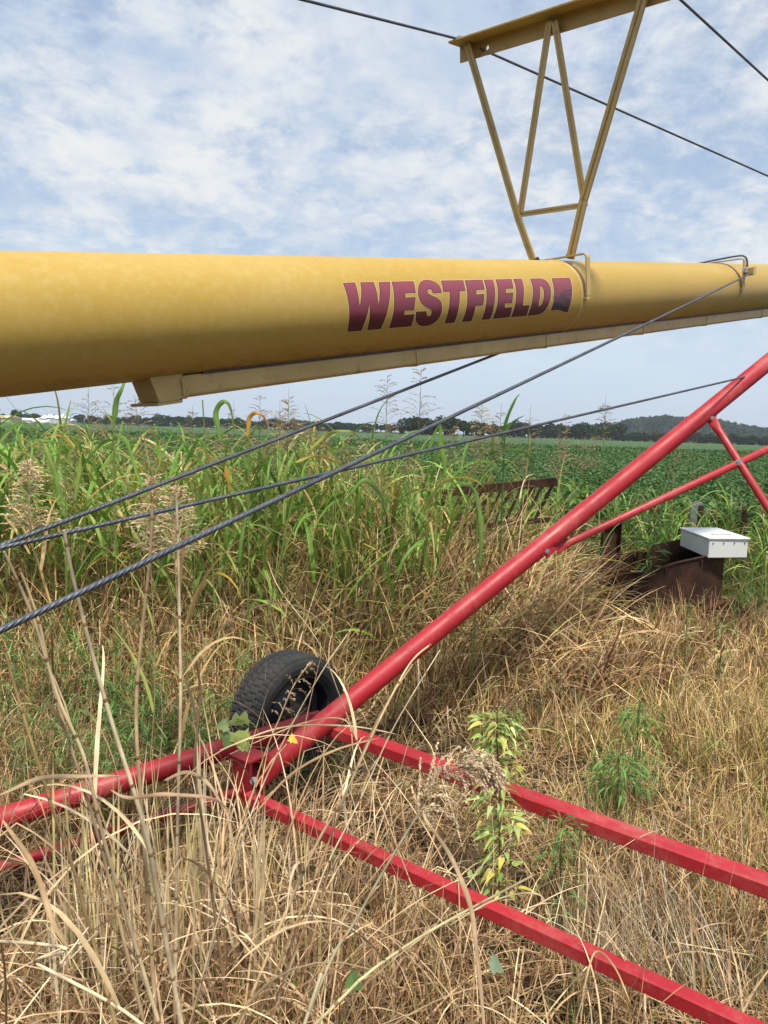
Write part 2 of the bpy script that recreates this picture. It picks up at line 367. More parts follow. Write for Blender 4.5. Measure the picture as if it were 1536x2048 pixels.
LET = [
 ('a', [[(42,200),(228,190),(262,290),(285,420),(303,560),(322,430),(326,320),(310,190),(515,183),(548,270),(575,390),(592,540),(605,420),(608,310),(593,187),(768,180),(773,300),(765,430),(740,590),(700,730),(625,905),(412,925),(440,820),(455,700),(458,600),(452,520),(430,640),(390,770),(330,935),(110,948),(132,840),(142,700),(140,570),(118,430),(85,310)]]),
 ('a', [[(790,180),(1128,172),(1150,255),(1163,352),(1008,356),(1003,425),(1160,412),(1153,510),(1140,610),(995,618),(985,690),(1145,675),(1125,770),(1092,865),(745,895),(790,780),(820,640),(832,500),(828,370),(812,270)]]),
 ('b', [[(488,350),(345,358),(340,325),(322,300),(290,293),(268,318),(270,350),(300,375),(360,400),(420,428),(465,465),(490,520),(494,590),(480,665),(445,740),(390,800),(320,842),(235,865),(155,858),(105,822),(85,760),(84,700),(92,640),(252,630),(256,680),(272,708),(300,710),(325,680),(333,640),(320,605),(280,580),(215,550),(165,500),(135,430),(120,350),(122,270),(140,205),(180,165),(240,150),(310,155),(380,180),(430,215),(465,265),(485,320)]]),
 ('b', [[(472,162),(818,157),(835,230),(850,322),(762,326),(766,400),(760,500),(745,600),(720,700),(680,808),(525,822),(560,730),(590,610),(605,490),(610,400),(605,332),(508,338),(495,240)]]),
 ('b', [[(835,158),(1112,150),(1130,220),(1145,300),(1022,308),(1018,375),(1142,368),(1138,450),(1122,540),(1008,548),(990,650),(942,785),(795,798),(835,700),(865,590),(880,460),(878,340),(862,240)]]),
 ('b', [[(1130,150),(1270,147),(1295,230),(1308,330),(1308,430),(1290,550),(1270,650),(1228,755),(1095,768),(1135,670),(1160,570),(1175,450),(1175,330),(1158,230)]]),
 ('c', [[(80,222),(328,215),(348,290),(358,362),(245,366),(243,428),(356,420),(350,500),(342,582),(232,590),(225,655),(340,645),(325,720),(302,802),(40,828),(80,730),(108,610),(122,500),(122,390),(105,290)]]),
 ('c', [[(355,215),(488,210),(512,300),(522,400),(518,500),(505,622),(608,615),(590,690),(560,780),(318,802),(360,700),(388,590),(402,480),(402,380),(385,290)]]),
 ('c', [[(612,210),(760,205),(820,215),(880,255),(920,320),(938,410),(930,510),(905,600),(860,680),(800,740),(740,765),(572,782),(612,690),(640,590),(655,480),(660,380),(645,290)], [(765,325),(795,330),(820,370),(830,430),(825,500),(808,570),(780,620),(742,632),(755,560),(768,470),(772,390)]]),
 ('c', [[(945,205),(1222,195),(1250,280),(1262,370),(1258,470),(1240,580),(1215,660),(1188,728),(1130,720),(1080,695),(1010,690),(928,705),(960,620),(980,520),(985,420),(975,320)]]),
]
ORG = {'a': (680, 540), 'b': (820, 540), 'c': (980, 530)}
STRIPES = [[(975,475),(1030,488),(1090,545),(1150,605),(1205,680),(1190,705),(1130,640),(1075,580),(1020,520),(974,500)], [(1045,495),(1100,425),(1175,385),(1252,375),(1253,400),(1180,408),(1120,440),(1070,490)], [(1085,474),(1150,448),(1252,430),(1252,458),(1170,464),(1120,478)], [(1050,497),(1130,482),(1200,506),(1248,520),(1243,548),(1180,533),(1110,508)], [(966,582),(1050,586),(1120,612),(1180,655),(1200,690),(1182,716),(1110,672),(1040,640),(958,632)]]
def mapp(poly, o): return [on_tube(x, y) for x, y in subdiv(crop(*o, poly), 2.5)]
for i, (k, polys) in enumerate(LET):
    o = ORG[k]; polys = [round_poly(p, 2) for p in polys]
    outer = [mapp(p, o) for p in polys]
    inn = [inset(polys[0], 7.5)]+[inset(p, -7.5) for p in polys[1:]]
    inner = [mapp(p, o) for p in inn]
    hi = max(p[1] for p in outer[0]); lo = min(p[1] for p in outer[0])
    halo = [mapp(inset(polys[0], -9), o)]+[mapp(inset(p, 7), o) for p in polys[1:]]
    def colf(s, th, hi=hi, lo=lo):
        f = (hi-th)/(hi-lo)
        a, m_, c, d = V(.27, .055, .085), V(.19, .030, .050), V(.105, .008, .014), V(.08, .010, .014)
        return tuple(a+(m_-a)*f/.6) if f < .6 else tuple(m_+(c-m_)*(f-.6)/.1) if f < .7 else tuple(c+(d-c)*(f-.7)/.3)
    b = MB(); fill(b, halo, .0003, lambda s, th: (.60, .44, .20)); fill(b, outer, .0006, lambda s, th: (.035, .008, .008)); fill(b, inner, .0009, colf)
    if i == 9:
        for q, st in enumerate(STRIPES): fill(b, [mapp(round_poly(st, 1), o)], .0012+.0002*q, (lambda s, th: (.045, .045, .07)) if q < 4 else (lambda s, th: (.015, .015, .02)))
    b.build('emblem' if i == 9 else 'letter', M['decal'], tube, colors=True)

# channel under the tube
CH0, CHW, CHT, CHB = .60, .048, -.1465, -.202
def chsec(s): return [T(s, -CHW, CHT), T(s, CHW, CHT), T(s, CHW, CHB+.008), T(s, CHW-.008, CHB), T(s, -CHW+.008, CHB), T(s, -CHW, CHB+.008)]
b = MB(); b.prism(chsec(.392), TU*10.4)
chan = b.build('truss_channel', M['yellow2'], AUG, bevel=.003)
b = MB(); b.box(T(5.6, .0, -.1445), TU, TW, TN, 5.15, .052, .0035); b.build('gap_shade_strip', M['boltdark'], chan)  # dark strip added to paint the shadow gap between tube and channel
for s_ in (.385, 1.29, 2.12, 3.05, 3.9, 4.9):
    b = MB(); b.prism([T(s_, -CHW-.0025, CHT-.006), T(s_, CHW+.0025, CHT-.006), T(s_, CHW+.0025, CHB+.006), T(s_, CHW-.006, CHB-.0025), T(s_, -CHW+.006, CHB-.0025), T(s_, -CHW-.0025, CHB+.006)], TU*.014)
    b.build('splice_band', M['yellow2'], chan)
b = MB()   # hexagonal end shoe with a closed plate
b.prism([T(.300, .047, -.135), T(.392, .047, -.135), T(.392, .047, -.199), T(.37, .047, -.2045), T(.318, .047, -.2045)], -TW*.094)
b.build('end_shoe', M['yellow2'], chan)
b = MB(); b.prism([T(.296, -.058, -.2055), T(.31, .050, -.2055), T(.375, .052, -.205), T(.39, .035, -.205), T(.39, -.05, -.205)], -TN*.007); b.build('base_plate', M['yellow2'], chan)

# V tower
def TP(px, py): return Tray(px, py, SR)
def leg(name, pts, w=.03, t=.010, mt='yellow2'):
    b = MB(); pts = [np.asarray(p, float) for p in pts]
    for p, q in zip(pts[:-1], pts[1:]):
        ax = nrm(q-p); side = nrm(np.cross(TU, ax))
        b.box((p+q)/2, ax, side, np.cross(ax, side), np.linalg.norm(q-p)/2+.002, t/2, w/2, .002)
        b.box((p+q)/2+TU*(w/2-t/2)*-1, ax, side, np.cross(ax, side), np.linalg.norm(q-p)/2+.0015, w/2, t/2)
    return b.build(name, M[mt], AUG)
beamL, beamR = TP(913, 96), TP(1352, -44)
bd = nrm(beamR-beamL)
b = MB()
# angle iron: flat flange on top, hanging web with holes
top_ = nrm(np.cross(TU, bd)); top_ = top_ if top_[2] > 0 else -top_
hw = .085
def bm(t, u, n): return beamL+bd*t+TU*u+top_*n
Lb = np.linalg.norm(beamR-beamL)+.03
b.box(bm(Lb/2, -.013, .012), bd, TU, top_, Lb/2, .045, .005, .002)
def web_with_holes(b, L, h, holes, u0, th):
    xs = [0.0]; r = .0085
    for c in holes: xs += [c-r*1.6, c+r*1.6]
    xs.append(L)
    for i in range(0, len(xs)-1, 2):
        b.box(bm((xs[i]+xs[i+1])/2, u0, .0065-h/2), bd, TU, top_, (xs[i+1]-xs[i])/2, th/2, h/2)
    for c in holes:
        n = 16; z0 = .0065-h; z1 = .0065; x0, x1 = c-r*1.6, c+r*1.6; zc_ = .0065-h*.55
        ring = [(c+r*cos(2*pi*k/n), zc_+r*sin(2*pi*k/n)*1.1) for k in range(n)]
        outr = []
        for k in range(n):
            ca, sa = cos(2*pi*k/n), sin(2*pi*k/n); f = min((r*1.6)/max(abs(ca), 1e-6), ((z1-zc_) if sa > 0 else (zc_-z0))/max(abs(sa), 1e-6)); outr.append((c+ca*f, zc_+sa*f))
        for du in (-th/2, th/2):
            vs = [bm(x, u0+du, z) for x, z in ring+outr]
            b.add(vs, [[k, (k+1) % n, n+(k+1) % n, n+k] for k in range(n)])
        vs = [bm(x, u0-th/2, z) for x, z in ring]+[bm(x, u0+th/2, z) for x, z in ring]; b.add(vs, [[k, (k+1) % n, n+(k+1) % n, n+k] for k in range(n)], True)
hl = np.dot(TP(968, 93)-beamL, bd); hr = np.dot(TP(1277, 5)-beamL, bd)
web_with_holes(b, Lb, .060, [hl, hr], .028, .008)
b.build('top_beam', M['yellow2'], AUG)
LB = .028
leg('tower_leg', [TP(937, 88), TP(1040, 440), TP(1068, 519)])
leg('tower_leg', [TP(1292, -12), TP(1170, 400), TP(1143, 517)], .034, .012)
leg('tower_brace', [TP(1101, 45), TP(1043, 424)], .026, .008)
leg('tower_brace', [TP(1112, 45), TP(1170, 400)], .026, .008)
leg('tower_crossbar', [TP(1036, 430), TP(1172, 410)], .022, .010)
def bolt(p, ax, r=.012, h=.012, parent=AUG, m='bolt'):
    b = MB(); ax = nrm(ax); b.tube([p, p+ax*h*.35], r*1.35, 16, smooth=False); b.tube([p+ax*h*.3, p+ax*h], r, 6, smooth=False); b.tube([p+ax*h*.8, p+ax*h*1.7], r*.5, 8)
    return b.build('bolt', M[m], parent)
def strap(s_, w0, w1, cable=False):
    b = MB(); hh = .0145
    path = [(w0, .1535), (.148, .1575), (.158, .1555), (.165, .149), (.167, .140), (.166, -.004)]
    def seg(p, q, k=.004):
        a, c = T(s_, *p), T(s_, *q); ax = nrm(c-a); b.box((a+c)/2, ax, TU, np.cross(ax, TU), np.linalg.norm(c-a)/2+.0008, hh, k/2+.001)
    for p, q in zip(path[:-1], path[1:]): seg(p, q)
    o = b.build('saddle_strap', M['yellow2'], AUG)
    b = MB(); b.box(T(s_, TR+.001, -.018), TW, TU, TN, .016, .014, .004); b.build('lug', M['yellow2'], o)
    return o
st1 = strap(2.265, -.16, .15)
for px, py, d_ in ((1075, 516, 1), (1137, 512, 1)):
    p = TP(px, py); w_ = np.dot(p-T(SR, 0, 0), TW); bolt(T(SR, w_, .160), TN, .010, .010, st1, 'boltdark')
bolt(T(SR, .012, .150), -TN, .008, .012, st1, 'boltdark')
st2 = strap(SR2, -.15, .15)
bolt(T(SR2, TR+.016, .085), TW, .022, .03, st2, 'bolt')
b = MB(); b.box(T(SR2+.01, TR+.045, .082), TW, TU, TN, .028, .024, .024, .004); b.build('cable_clamp', M['yellow2'], st2)
def smoothpath(pts, n=12):
    pts = [np.asarray(p, float) for p in pts]; o = []
    for i in range(len(pts)-1):
        p0, p1, p2, p3 = pts[max(i-1, 0)], pts[i], pts[i+1], pts[min(i+2, len(pts)-1)]
        for k in range(n):
            t = k/n; o.append(.5*((2*p1)+(-p0+p2)*t+(2*p0-5*p1+4*p2-p3)*t*t+(-p0+3*p1-3*p2+p3)*t**3))
    o.append(pts[-1]); return o
def rope(pts, r=.006, lay=.075, step=.0035, name='steel_cable', fine=True, parent=AUG):
    # laid wire rope: six lobes twisting round the core
    pts = np.array(pts, float); seg = np.linalg.norm(np.diff(pts, axis=0), axis=1); cum = np.concatenate([[0], np.cumsum(seg)])
    m_ = max(2, int(cum[-1]/step)); s = np.linspace(0, cum[-1], m_)
    c = np.stack([np.interp(s, cum, pts[:, k]) for k in range(3)], 1); t = np.gradient(c, axis=0); t /= np.linalg.norm(t, axis=1)[:, None]
    a = np.cross(t, V(0, 0, 1)); a /= np.linalg.norm(a, axis=1)[:, None]; bb = np.cross(a, t)
    n = 24; k = np.arange(n); ang = 2*pi*k/n; tw = 2*pi*s/lay
    rr = r*(.80+.20*np.abs(np.cos(3*ang)))           # lobed section
    A2 = ang[None, :]+tw[:, None]
    vs = c[:, None, :]+rr[None, :, None]*(np.cos(A2)[..., None]*a[:, None, :]+np.sin(A2)[..., None]*bb[:, None, :])
    i = np.arange(m_-1)[:, None]; kk = k[None, :]; k2 = (kk+1) % n
    fs = np.stack([i*n+kk, i*n+k2, (i+1)*n+k2, (i+1)*n+kk], -1).reshape(-1, 4)
    return mesh_np(name, vs.reshape(-1, 3), fs, M['cable'], parent, smooth=True)
def ext(p, q, k): p = np.asarray(p); q = np.asarray(q); return p+(q-p)*k
def cable(p, q, a=0.0, c=1.0, sag=.0, **kw):
    kw['r'] = kw.get('r', .006)*.86
    p0, q0 = ext(p, q, a), ext(p, q, c); t = np.linspace(0, 1, 24)[:, None]
    pts = p0+(q0-p0)*t; pts[:, 2] -= (4*sag*t*(1-t))[:, 0]; return rope(pts, **kw)
cable(P(0, 1258, .98), T(SR2+.02, TR+.05, .07), -.16, 1.0, .004)
cable(P(0, 1094, 1.45), P(1536, 741, 4.0), -.15, 1.5, .006, r=.0058)
cable(P(0, 1091, 1.46), T(SR2+.02, -TR-.05, .07), -.12, 1.0, .003, r=.0062)
_bL = Tray(936, 86, SR)
cable(P(600, -2, 2.55), TP(925, 80), -2.2, 1.0, 0, r=.0062); cable(TP(960, 97), P(1536, 352, 4.6), 0, 4.0, 0, r=.0062)
cable(P(1362, 0, 2.9), P(1536, 160, 3.7), -.35, 6, 0, r=.0062)
b = MB(); b.box(TP(924, 81), nrm(P(925, 80, 3)-P(600, 0, 2.5)), TN, TW, .022, .014, .014, .003); b.build('cable_clamp', M['bolt'], AUG)
# wire loop over the second strap
b = MB(); b.tube(smoothpath([T(SR2-.02, -.12, .158), T(SR2-.015, .0, .168), T(SR2, .13, .176), T(SR2+.01, .165, .168), T(SR2+.015, .178, .14), T(SR2+.015, .178, .09)], 8), .0055, 10); b.build('cable_loop', M['cable'], AUG)

# ---- red undercarriage
RP = .0425
def pA(px, py): return P(px, py, 1/(.339-9.2e-5*(px-640)))
def piece(name, fn, parent=AUG, mt='red', **k): b = MB(); fn(b); return b.build(name, M[mt], parent, **k)
a0, a1 = pA(524, 1545), pA(1536, 725); aU = nrm(a1-a0)
fl = [a0-aU*.035, a0-aU*.01, a0+aU*.03, a0+aU*.085, a0+aU*.15]
nA = nrm(np.cross(aU, ray(505, 1555)))
piece('frame_pipe', lambda b: b.tube(fl+[a0+(a1-a0)*t for t in np.linspace(.1, 1.7, 12)], RP, 40, ref=nA, squash=[(.25, 1.15), (.3, 1.15), (.55, 1.1), (.9, 1.03), (1, 1)]+[(1, 1)]*12))
b0, b1 = P(-160, 1688, 2.58), P(640, 1440, 3.2)
piece('frame_pipe', lambda b: b.tube([b0+(b1-b0)*t for t in np.linspace(-.3, 1, 12)], .043, 40))
c0, c1 = P(0, 1735, 2.55), P(500, 1577, 2.83)
piece('tie_rod', lambda b: b.tube([c0+(c1-c0)*t for t in np.linspace(-.5, 1, 8)], .019, 24))
D0, D1 = onz(648, 1452, .40), onz(1536, 1772, .40); E0, E1 = onz(508, 1600, .30), onz(1420, 2022, .30)
UP = V(0, 0, 1)
ax_d = piece('axle_beam', lambda b: b.bar(ext(D0, D1, -.02), ext(D0, D1, 1.6), UP, .066, .045, .005), bevel=0)
piece('axle_beam', lambda b: b.bar(ext(E0, E1, -.02), ext(E0, E1, 1.7), UP, .042, .040, .004))
# clevis plates where the pipe, the rod and the beam meet
pc = P(500, 1556, 2.83); ed = nrm(E1-E0); fw = nrm(np.cross(UP, ed))
cl = piece('clevis_plate', lambda b: (b.box(pc+UP*.0+fw*.035, ed, fw, UP, .045, .0045, .085, 0), b.box(pc-fw*.035, ed, fw, UP, .045, .0045, .085, 0), b.box(pc-ed*.05, ed, fw, UP, .0045, .04, .085), b.box(pc+UP*.089-ed*.01, ed, fw, UP, .058, .05, .0045)), bevel=.0015)
bolt(P(508, 1562, 2.74), -ray(508, 1562), .011, .012, cl)
piece('gusset', lambda b: b.prism([P(600, 1440, 3.05), P(690, 1446, 3.02), P(640, 1478, 3.0), P(585, 1470, 3.03)], nrm(ray(640, 1450))*.03))
# braces
f0, f1 = pA(1112, 1098), P(1477, 926, 3.62); fd = nrm(f1-f0)
vdir = -nrm(ray(1300, 1000))
def flatpipe(b, p, q, r, fa=.07, fb=.07, view=vdir):
    d = nrm(q-p); L = np.linalg.norm(q-p); rf = nrm(np.cross(d, view))
    ts = [0, fa*.6, fa, fa*1.6, L-fb*1.6, L-fb, L-fb*.6, L]; sq = [(.15, 1.3), (.15, 1.3), (.4, 1.2), (1, 1), (1, 1), (.4, 1.2), (.15, 1.3), (.15, 1.3)]
    # ref makes b-axis lie across the line of sight
    b.tube([p+d*t for t in ts], r, 24, ref=rf, squash=sq)
br1 = piece('cross_brace', lambda b: flatpipe(b, f0, ext(f0, f1, 2.3), .018, .05, .01))
piece('brace_tab', lambda b: b.prism([pA(1076, 1106)+vdir*.042, pA(1091, 1092)+vdir*.046, pA(1121, 1094)+vdir*.046, pA(1100, 1113)+vdir*.042], vdir*.006), br1)
bolt(pA(1097, 1101)+vdir*.054, vdir, .009, .008, br1)
g0, g1 = pA(1421, 838), P(1500, 962, 3.6)
br2 = piece('cross_brace', lambda b: flatpipe(b, g0+vdir*.03, ext(g0+vdir*.03, g1+vdir*.03, 4.5), .018, .05, .01))
piece('brace_tab', lambda b: b.prism([pA(1402, 838)+vdir*.03, pA(1412, 829)+vdir*.03, pA(1433, 832)+vdir*.034, pA(1428, 842)+vdir*.034, pA(1412, 845)+vdir*.03], vdir*.006), br2)
bolt(pA(1421, 837)+vdir*.042, vdir, .008, .008, br2); bolt(P(1477, 924, 3.55), vdir, .011, .01, br2)
# ---- wheel
WH = V(-.345, 3.27, .285); wa = nrm(V(TW[0], TW[1], 0)); wc = WH-wa*.095; wr = nrm(np.cross(wa, UP))
def wp(r, x, a):
    r = r*.92; return wc+wa*x+(wr*cos(a)+UP*sin(a))*r
wheel = None
prof = [(.205, .075), (.215, .088), (.235, .1), (.262, .102), (.285, .094), (.298, .082)]
nt_ = 200; vs = []; R_O = .308
xs_tr = [.082, .074, .066, .052, .048, .030, .026, .006, .002, -.002, -.006, -.026, -.030, -.048, -.052, -.066, -.074, -.082]
full = [(r, x) for r, x in prof]+[(None, x) for x in xs_tr]+[(r, -x) for r, x in prof[::-1]]
for k in range(nt_):
    a = 2*pi*k/nt_
    for j, (r, x) in enumerate(full):
        if r is None:
            jj = j-len(prof); groove = jj in (4, 8, 9, 13)
            blk = ((k+(1 if (jj//4) % 2 else 0)*2) % 4)
            cut = .006 if (blk == 0 and jj not in (8, 9)) else 0
            r_ = R_O-.05*(x/.082)**2*.12-(.009 if groove else 0)-cut
        else:
            r_ = r-(.004 if (r > .28 and k % 4 == 0) else 0)
        vs.append(wp(r_, x, a+.010*(j % 3)*(1 if r is None else 0)))
m_ = len(full)
fs = [[k*m_+j, k*m_+j+1, ((k+1) % nt_)*m_+j+1, ((k+1) % nt_)*m_+j] for k in range(nt_) for j in range(m_-1)]
wheel = mesh_np('wheel', [wp(r, x, 2*pi*k/48) for k in range(48) for r, x in [(.206, .076), (.200, .078), (.194, .072), (.192, .05), (.188, -.05), (.206, -.076)]], [[k*6+j, k*6+j+1, ((k+1) % 48)*6+j+1, ((k+1) % 48)*6+j] for k in range(48) for j in range(5)], M['rim'], AUG)
mesh_np('tyre', vs, fs, M['tyre'], wheel, smooth=False)
b = MB()
nD = 48; rings = [(.19, .0), (.165, -.012), (.12, .008), (.085, .03), (.05, .034), (.0, .034)]
for r0, r1 in zip(rings[:-1], rings[1:]):
    b.add([wp(r0[0], r0[1], 2*pi*k/nD) for k in range(nD)]+[wp(r1[0], r1[1], 2*pi*k/nD) for k in range(nD)], [[k, (k+1) % nD, nD+(k+1) % nD, nD+k] for k in range(nD)], True)
b.build('rim_disc', M['rim'], wheel)
b = MB(); b.tube([wp(0, .03, 0), wp(0, .10, 0)], [.055, .045], 24); b.tube([wp(0, .10, 0), wp(0, .13, 0)], .03, 16); b.build('hub', M['black'], wheel)
for k in range(5): bolt(wp(.07, .034, 2*pi*k/5), wa, .010, .012, wheel, 'boltdark')
piece('axle_stub', lambda b: b.tube([wp(0, .12, 0), D0+V(0, 0, -.03)], .03, 16))
piece('hub_arm', lambda b: b.bar(wp(0, .13, 0), D0+V(-.02, .03, .0), UP, .05, .07, .004))
# ------------------------------------------------------------ LAND
def b_ground(nt, b):
    c = ramp(nt, nz(nt, 3.0, 8, .7), [(.3, (.022, .016, .011)), (.5, (.05, .036, .023)), (.7, (.10, .073, .045))])
    far = ramp(nt, nz(nt, .05, 6, .6), [(.3, (.05, .085, .035)), (.7, (.085, .12, .05))])
    t = N(nt, 'ShaderNodeTexCoord'); sp = N(nt, 'ShaderNodeSeparateXYZ'); nt.links.new(t.outputs['Object'], sp.inputs[0])
    mr = N(nt, 'ShaderNodeMapRange'); nt.links.new(sp.outputs[1], mr.inputs[0]); mr.inputs[1].default_value = 8; mr.inputs[2].default_value = 30
    c = mixc(nt, mr.outputs[0], c, far); nt.links.new(c, b.inputs['Base Color']); bump(nt, b, nz(nt, 25, 8, .7), .8, .03)
M['soil'] = mat('soil_and_litter', rough=.95, build=b_ground, spec=.1)
# one sheet to the horizon, finer near the camera
def gz(x, y): return .03*np.sin(x*1.3+1)*np.sin(y*1.1)+.015*np.sin(x*4.1+y*3.3)
xs = np.concatenate([-np.geomspace(2300, 8, 26), np.linspace(-7, 7, 71), np.geomspace(8, 2300, 26)]); ys = np.concatenate([-np.geomspace(2300, 6, 18), np.linspace(-4, 14, 91), np.geomspace(15, 2300, 34)])
X, Y = np.meshgrid(xs, ys); Z = np.where((abs(X) < 8) & (abs(Y) < 15), gz(X, Y), 0)
nx, ny = len(xs), len(ys); i, j = np.meshgrid(np.arange(nx-1), np.arange(ny-1)); q = (j*nx+i).ravel()
tag(mesh_np('ground', np.stack([X.ravel(), Y.ravel(), Z.ravel()], 1), np.stack([q, q+1, q+nx+1, q+nx], 1), M['soil']), kind='structure')

# bean field: closed canopy near the camera is real leaves over a rolling dark leaf bed
def b_bed(nt, b):
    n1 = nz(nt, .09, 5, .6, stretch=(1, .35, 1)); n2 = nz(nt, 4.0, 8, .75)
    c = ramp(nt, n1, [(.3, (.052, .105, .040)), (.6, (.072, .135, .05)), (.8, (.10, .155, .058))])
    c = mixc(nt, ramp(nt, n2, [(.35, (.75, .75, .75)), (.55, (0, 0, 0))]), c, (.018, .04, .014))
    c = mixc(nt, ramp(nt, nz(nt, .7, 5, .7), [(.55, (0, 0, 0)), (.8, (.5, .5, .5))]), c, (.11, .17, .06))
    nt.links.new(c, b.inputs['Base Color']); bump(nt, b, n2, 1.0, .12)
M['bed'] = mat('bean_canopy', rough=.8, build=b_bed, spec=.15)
YE = 8.2
ys = np.concatenate([np.linspace(YE-.5, 40, 150), np.geomspace(41, 560, 60)]); tt = np.linspace(-1, 1, 161)
yy = np.repeat(ys, 161); xx = (tt[None, :]*(ys[:, None]*.95+8)).ravel()
zz = .62+.10*np.sin(xx*2.1+np.sin(yy*1.3)*2)*np.sin(yy*1.7+xx*.6)+.05*np.sin(xx*6.3)*np.sin(yy*5.1)
edge = YE+.25*np.sin(xx*.9)+.12*np.sin(xx*2.7); zz = zz*np.clip((yy-edge)/.35, 0, 1)**.5-.1*(yy < edge)
i, j = np.meshgrid(np.arange(160), np.arange(len(ys)-1)); q = (j*161+i).ravel()
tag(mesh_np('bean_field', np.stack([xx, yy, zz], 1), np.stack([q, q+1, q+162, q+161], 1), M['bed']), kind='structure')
def leaf_cloud(name, c, size, mt, cols, tilt=.8, width=.55, kind='stuff', parent=None, off=None):
    """ovate leaves folded along the midrib: 6 verts, 4 tris-> 2 quads + tips"""
    n = len(c); az = rng.uniform(0, 2*pi, n); el = rng.normal(-.15, tilt*.6, n); rl = rng.normal(0, tilt*.7, n)
    d = np.stack([np.cos(az)*np.cos(el), np.sin(az)*np.cos(el), np.sin(el)], 1)
    s0 = np.stack([-np.sin(az), np.cos(az), 0*az], 1); u0 = np.cross(d, s0)
    s_ = s0*np.cos(rl)[:, None]+u0*np.sin(rl)[:, None]; u_ = np.cross(d, s_)
    u_ *= np.sign(u_[:, 2:3]+1e-9)
    L = size[:, None]; w = L*width/2
    pts = np.stack([c-d*L*.5, c-d*L*.18+s_*w+u_*w*.25, c+d*L*.18+s_*w*.75+u_*w*.1, c+d*L*.5-u_*L*.12, c+d*L*.18-s_*w*.75+u_*w*.1, c-d*L*.18-s_*w+u_*w*.25], 1)
    b0 = (np.arange(n)*6)[:, None]
    quads = np.concatenate([b0+np.array([0, 1, 2, 3]), b0+np.array([0, 3, 4, 5])])
    return mesh_np(name, pts.reshape(-1, 3), quads, mt, parent, cols=np.repeat(cols, 6, 0), smooth=False, off=off)
def pal(n, colors, w=None, jit=.15):
    colors = np.array(colors); k = rng.choice(len(colors), n, p=w); c = colors[k]*(1+rng.normal(0, jit, (n, 1)))
    return np.clip(c, .004, .9)
n = 210000
y = YE+(np.exp(rng.uniform(0, 1, n)*math.log(1+72/2.2))-1)*2.2; x = (rng.uniform(-1, 1, n))*(y*.62+1.2)
edge = YE+.25*np.sin(x*.9)+.12*np.sin(x*2.7); k = y > edge-.15; x, y = x[k], y[k]; n = len(x)
bed = .62+.10*np.sin(x*2.1+np.sin(y*1.3)*2)*np.sin(y*1.7+x*.6)+.05*np.sin(x*6.3)*np.sin(y*5.1)
front = np.clip((y-edge[k])/.4, 0, 1)
z = np.where(front < 1, rng.uniform(.05, 1, n)*bed, bed+rng.normal(.06, .07, n))
size = np.maximum(rng.uniform(.055, .10, n), y*.0032*rng.uniform(.7, 1.3, n))
tag(leaf_cloud('bean_leaves', np.stack([x, y, z], 1), size, M['soy'], pal(n, [(.055, .12, .035), (.075, .15, .045), (.10, .19, .06), (.16, .24, .07)], [.4, .35, .2, .05]), tilt=.7, width=.62), label='low green bean plants covering the field behind the tall grass', cat='bean plants', kind='stuff')

# ---- far edge: trees, hill, farm buildings
def crown_pts(n, h, w, seed, base=.22):
    r = np.random.default_rng(seed); nb = 9; bl = [(r.uniform(-.28, .28)*w, r.uniform(-.28, .28)*w, h*r.uniform(base+.18, .80), r.uniform(.20, .36)*w) for _ in range(nb)]
    bl.append((0, 0, h*.8, .22*w)); o = []
    for i in range(n):
        bx, by, bz, br = bl[r.integers(len(bl))]; v = r.normal(size=3); v /= np.linalg.norm(v)
        o.append((bx+v[0]*br*r.uniform(.75, 1.12), by+v[1]*br*r.uniform(.75, 1.12), max(h*base*.6, bz+v[2]*br*r.uniform(.75, 1.1)*.9)))
    return np.array(o)
M['bark'] = mat('bark', rough=.9, build=lambda nt, b: nt.links.new(ramp(nt, nz(nt, 3, 6), [(.3, (.04, .03, .02)), (.7, (.10, .08, .055))]), b.inputs['Base Color']))
variants = []
for v in range(7):
    h = 12.0; w = [11, 9, 13, 8, 12, 7, 10][v]; c = crown_pts(1500, h, w, 40+v, .12); n = len(c)
    cr_ = leaf_cloud('crown', c, rng.uniform(.7, 1.5, n), M['tree'], pal(n, [(.030, .055, .020), (.045, .075, .028), (.065, .095, .035)], [.5, .35, .15]), tilt=1.2, width=.8)
    b = MB(); b.tube([(0, 0, -.3), (.1, 0, h*.3), (0, .1, h*.65)], [.35, .26, .1], 8)
    for q in range(5):
        a = q*1.3+v; z0 = h*(.25+.07*q); b.tube([(0, 0, z0), (cos(a)*w*.18, sin(a)*w*.18, z0+h*.14), (cos(a)*w*.3, sin(a)*w*.3, z0+h*.2)], [.14, .09, .04], 6)
    tr_ = b.build('trunk', M['bark']); variants.append((cr_, tr_))
used = set()
def tree(px, pybase, pytop, dist, v, label, group):
    r = ray(px, 900); ang = math.atan2(r[0], r[1]); x, y = dist*sin(ang), dist*cos(ang); hz_y = 839.8+px*(888.1-839.8)/1536
    h = 1.6+(hz_y-pytop)/F*dist*1.02
    t = empty('tree', (x, y, 0), label=label, cat='tree', group=group); s = h/12.0
    t.scale = (s*random.uniform(.95, 1.25), s*random.uniform(.95, 1.2), s); t.rotation_euler[2] = random.uniform(0, 6.28)
    for src in variants[v]:
        if (v, src.name) not in used: used.add((v, src.name)); o = src
        else: o = src.copy(); COL.objects.link(o)
        o.parent = t
    return t
LF, LN = 'hazy tree in the long far tree line on the left horizon', 'dark tree in the nearer row before the low wooded hill'
tree(32, 842, 822, 430, 0, 'large dark round tree standing right of the tan building at the far left', None)
tree(8, 842, 829, 520, 3, 'smaller hazy tree behind the tan building at the left edge', None)
px = 52
while px < 330:                                    # faint far row on the left
    tree(px, 845, random.uniform(828, 836)+px*.012, random.uniform(560, 640), random.randrange(7), LF, 'far trees on the left horizon'); px += random.uniform(7, 12)
px = 322
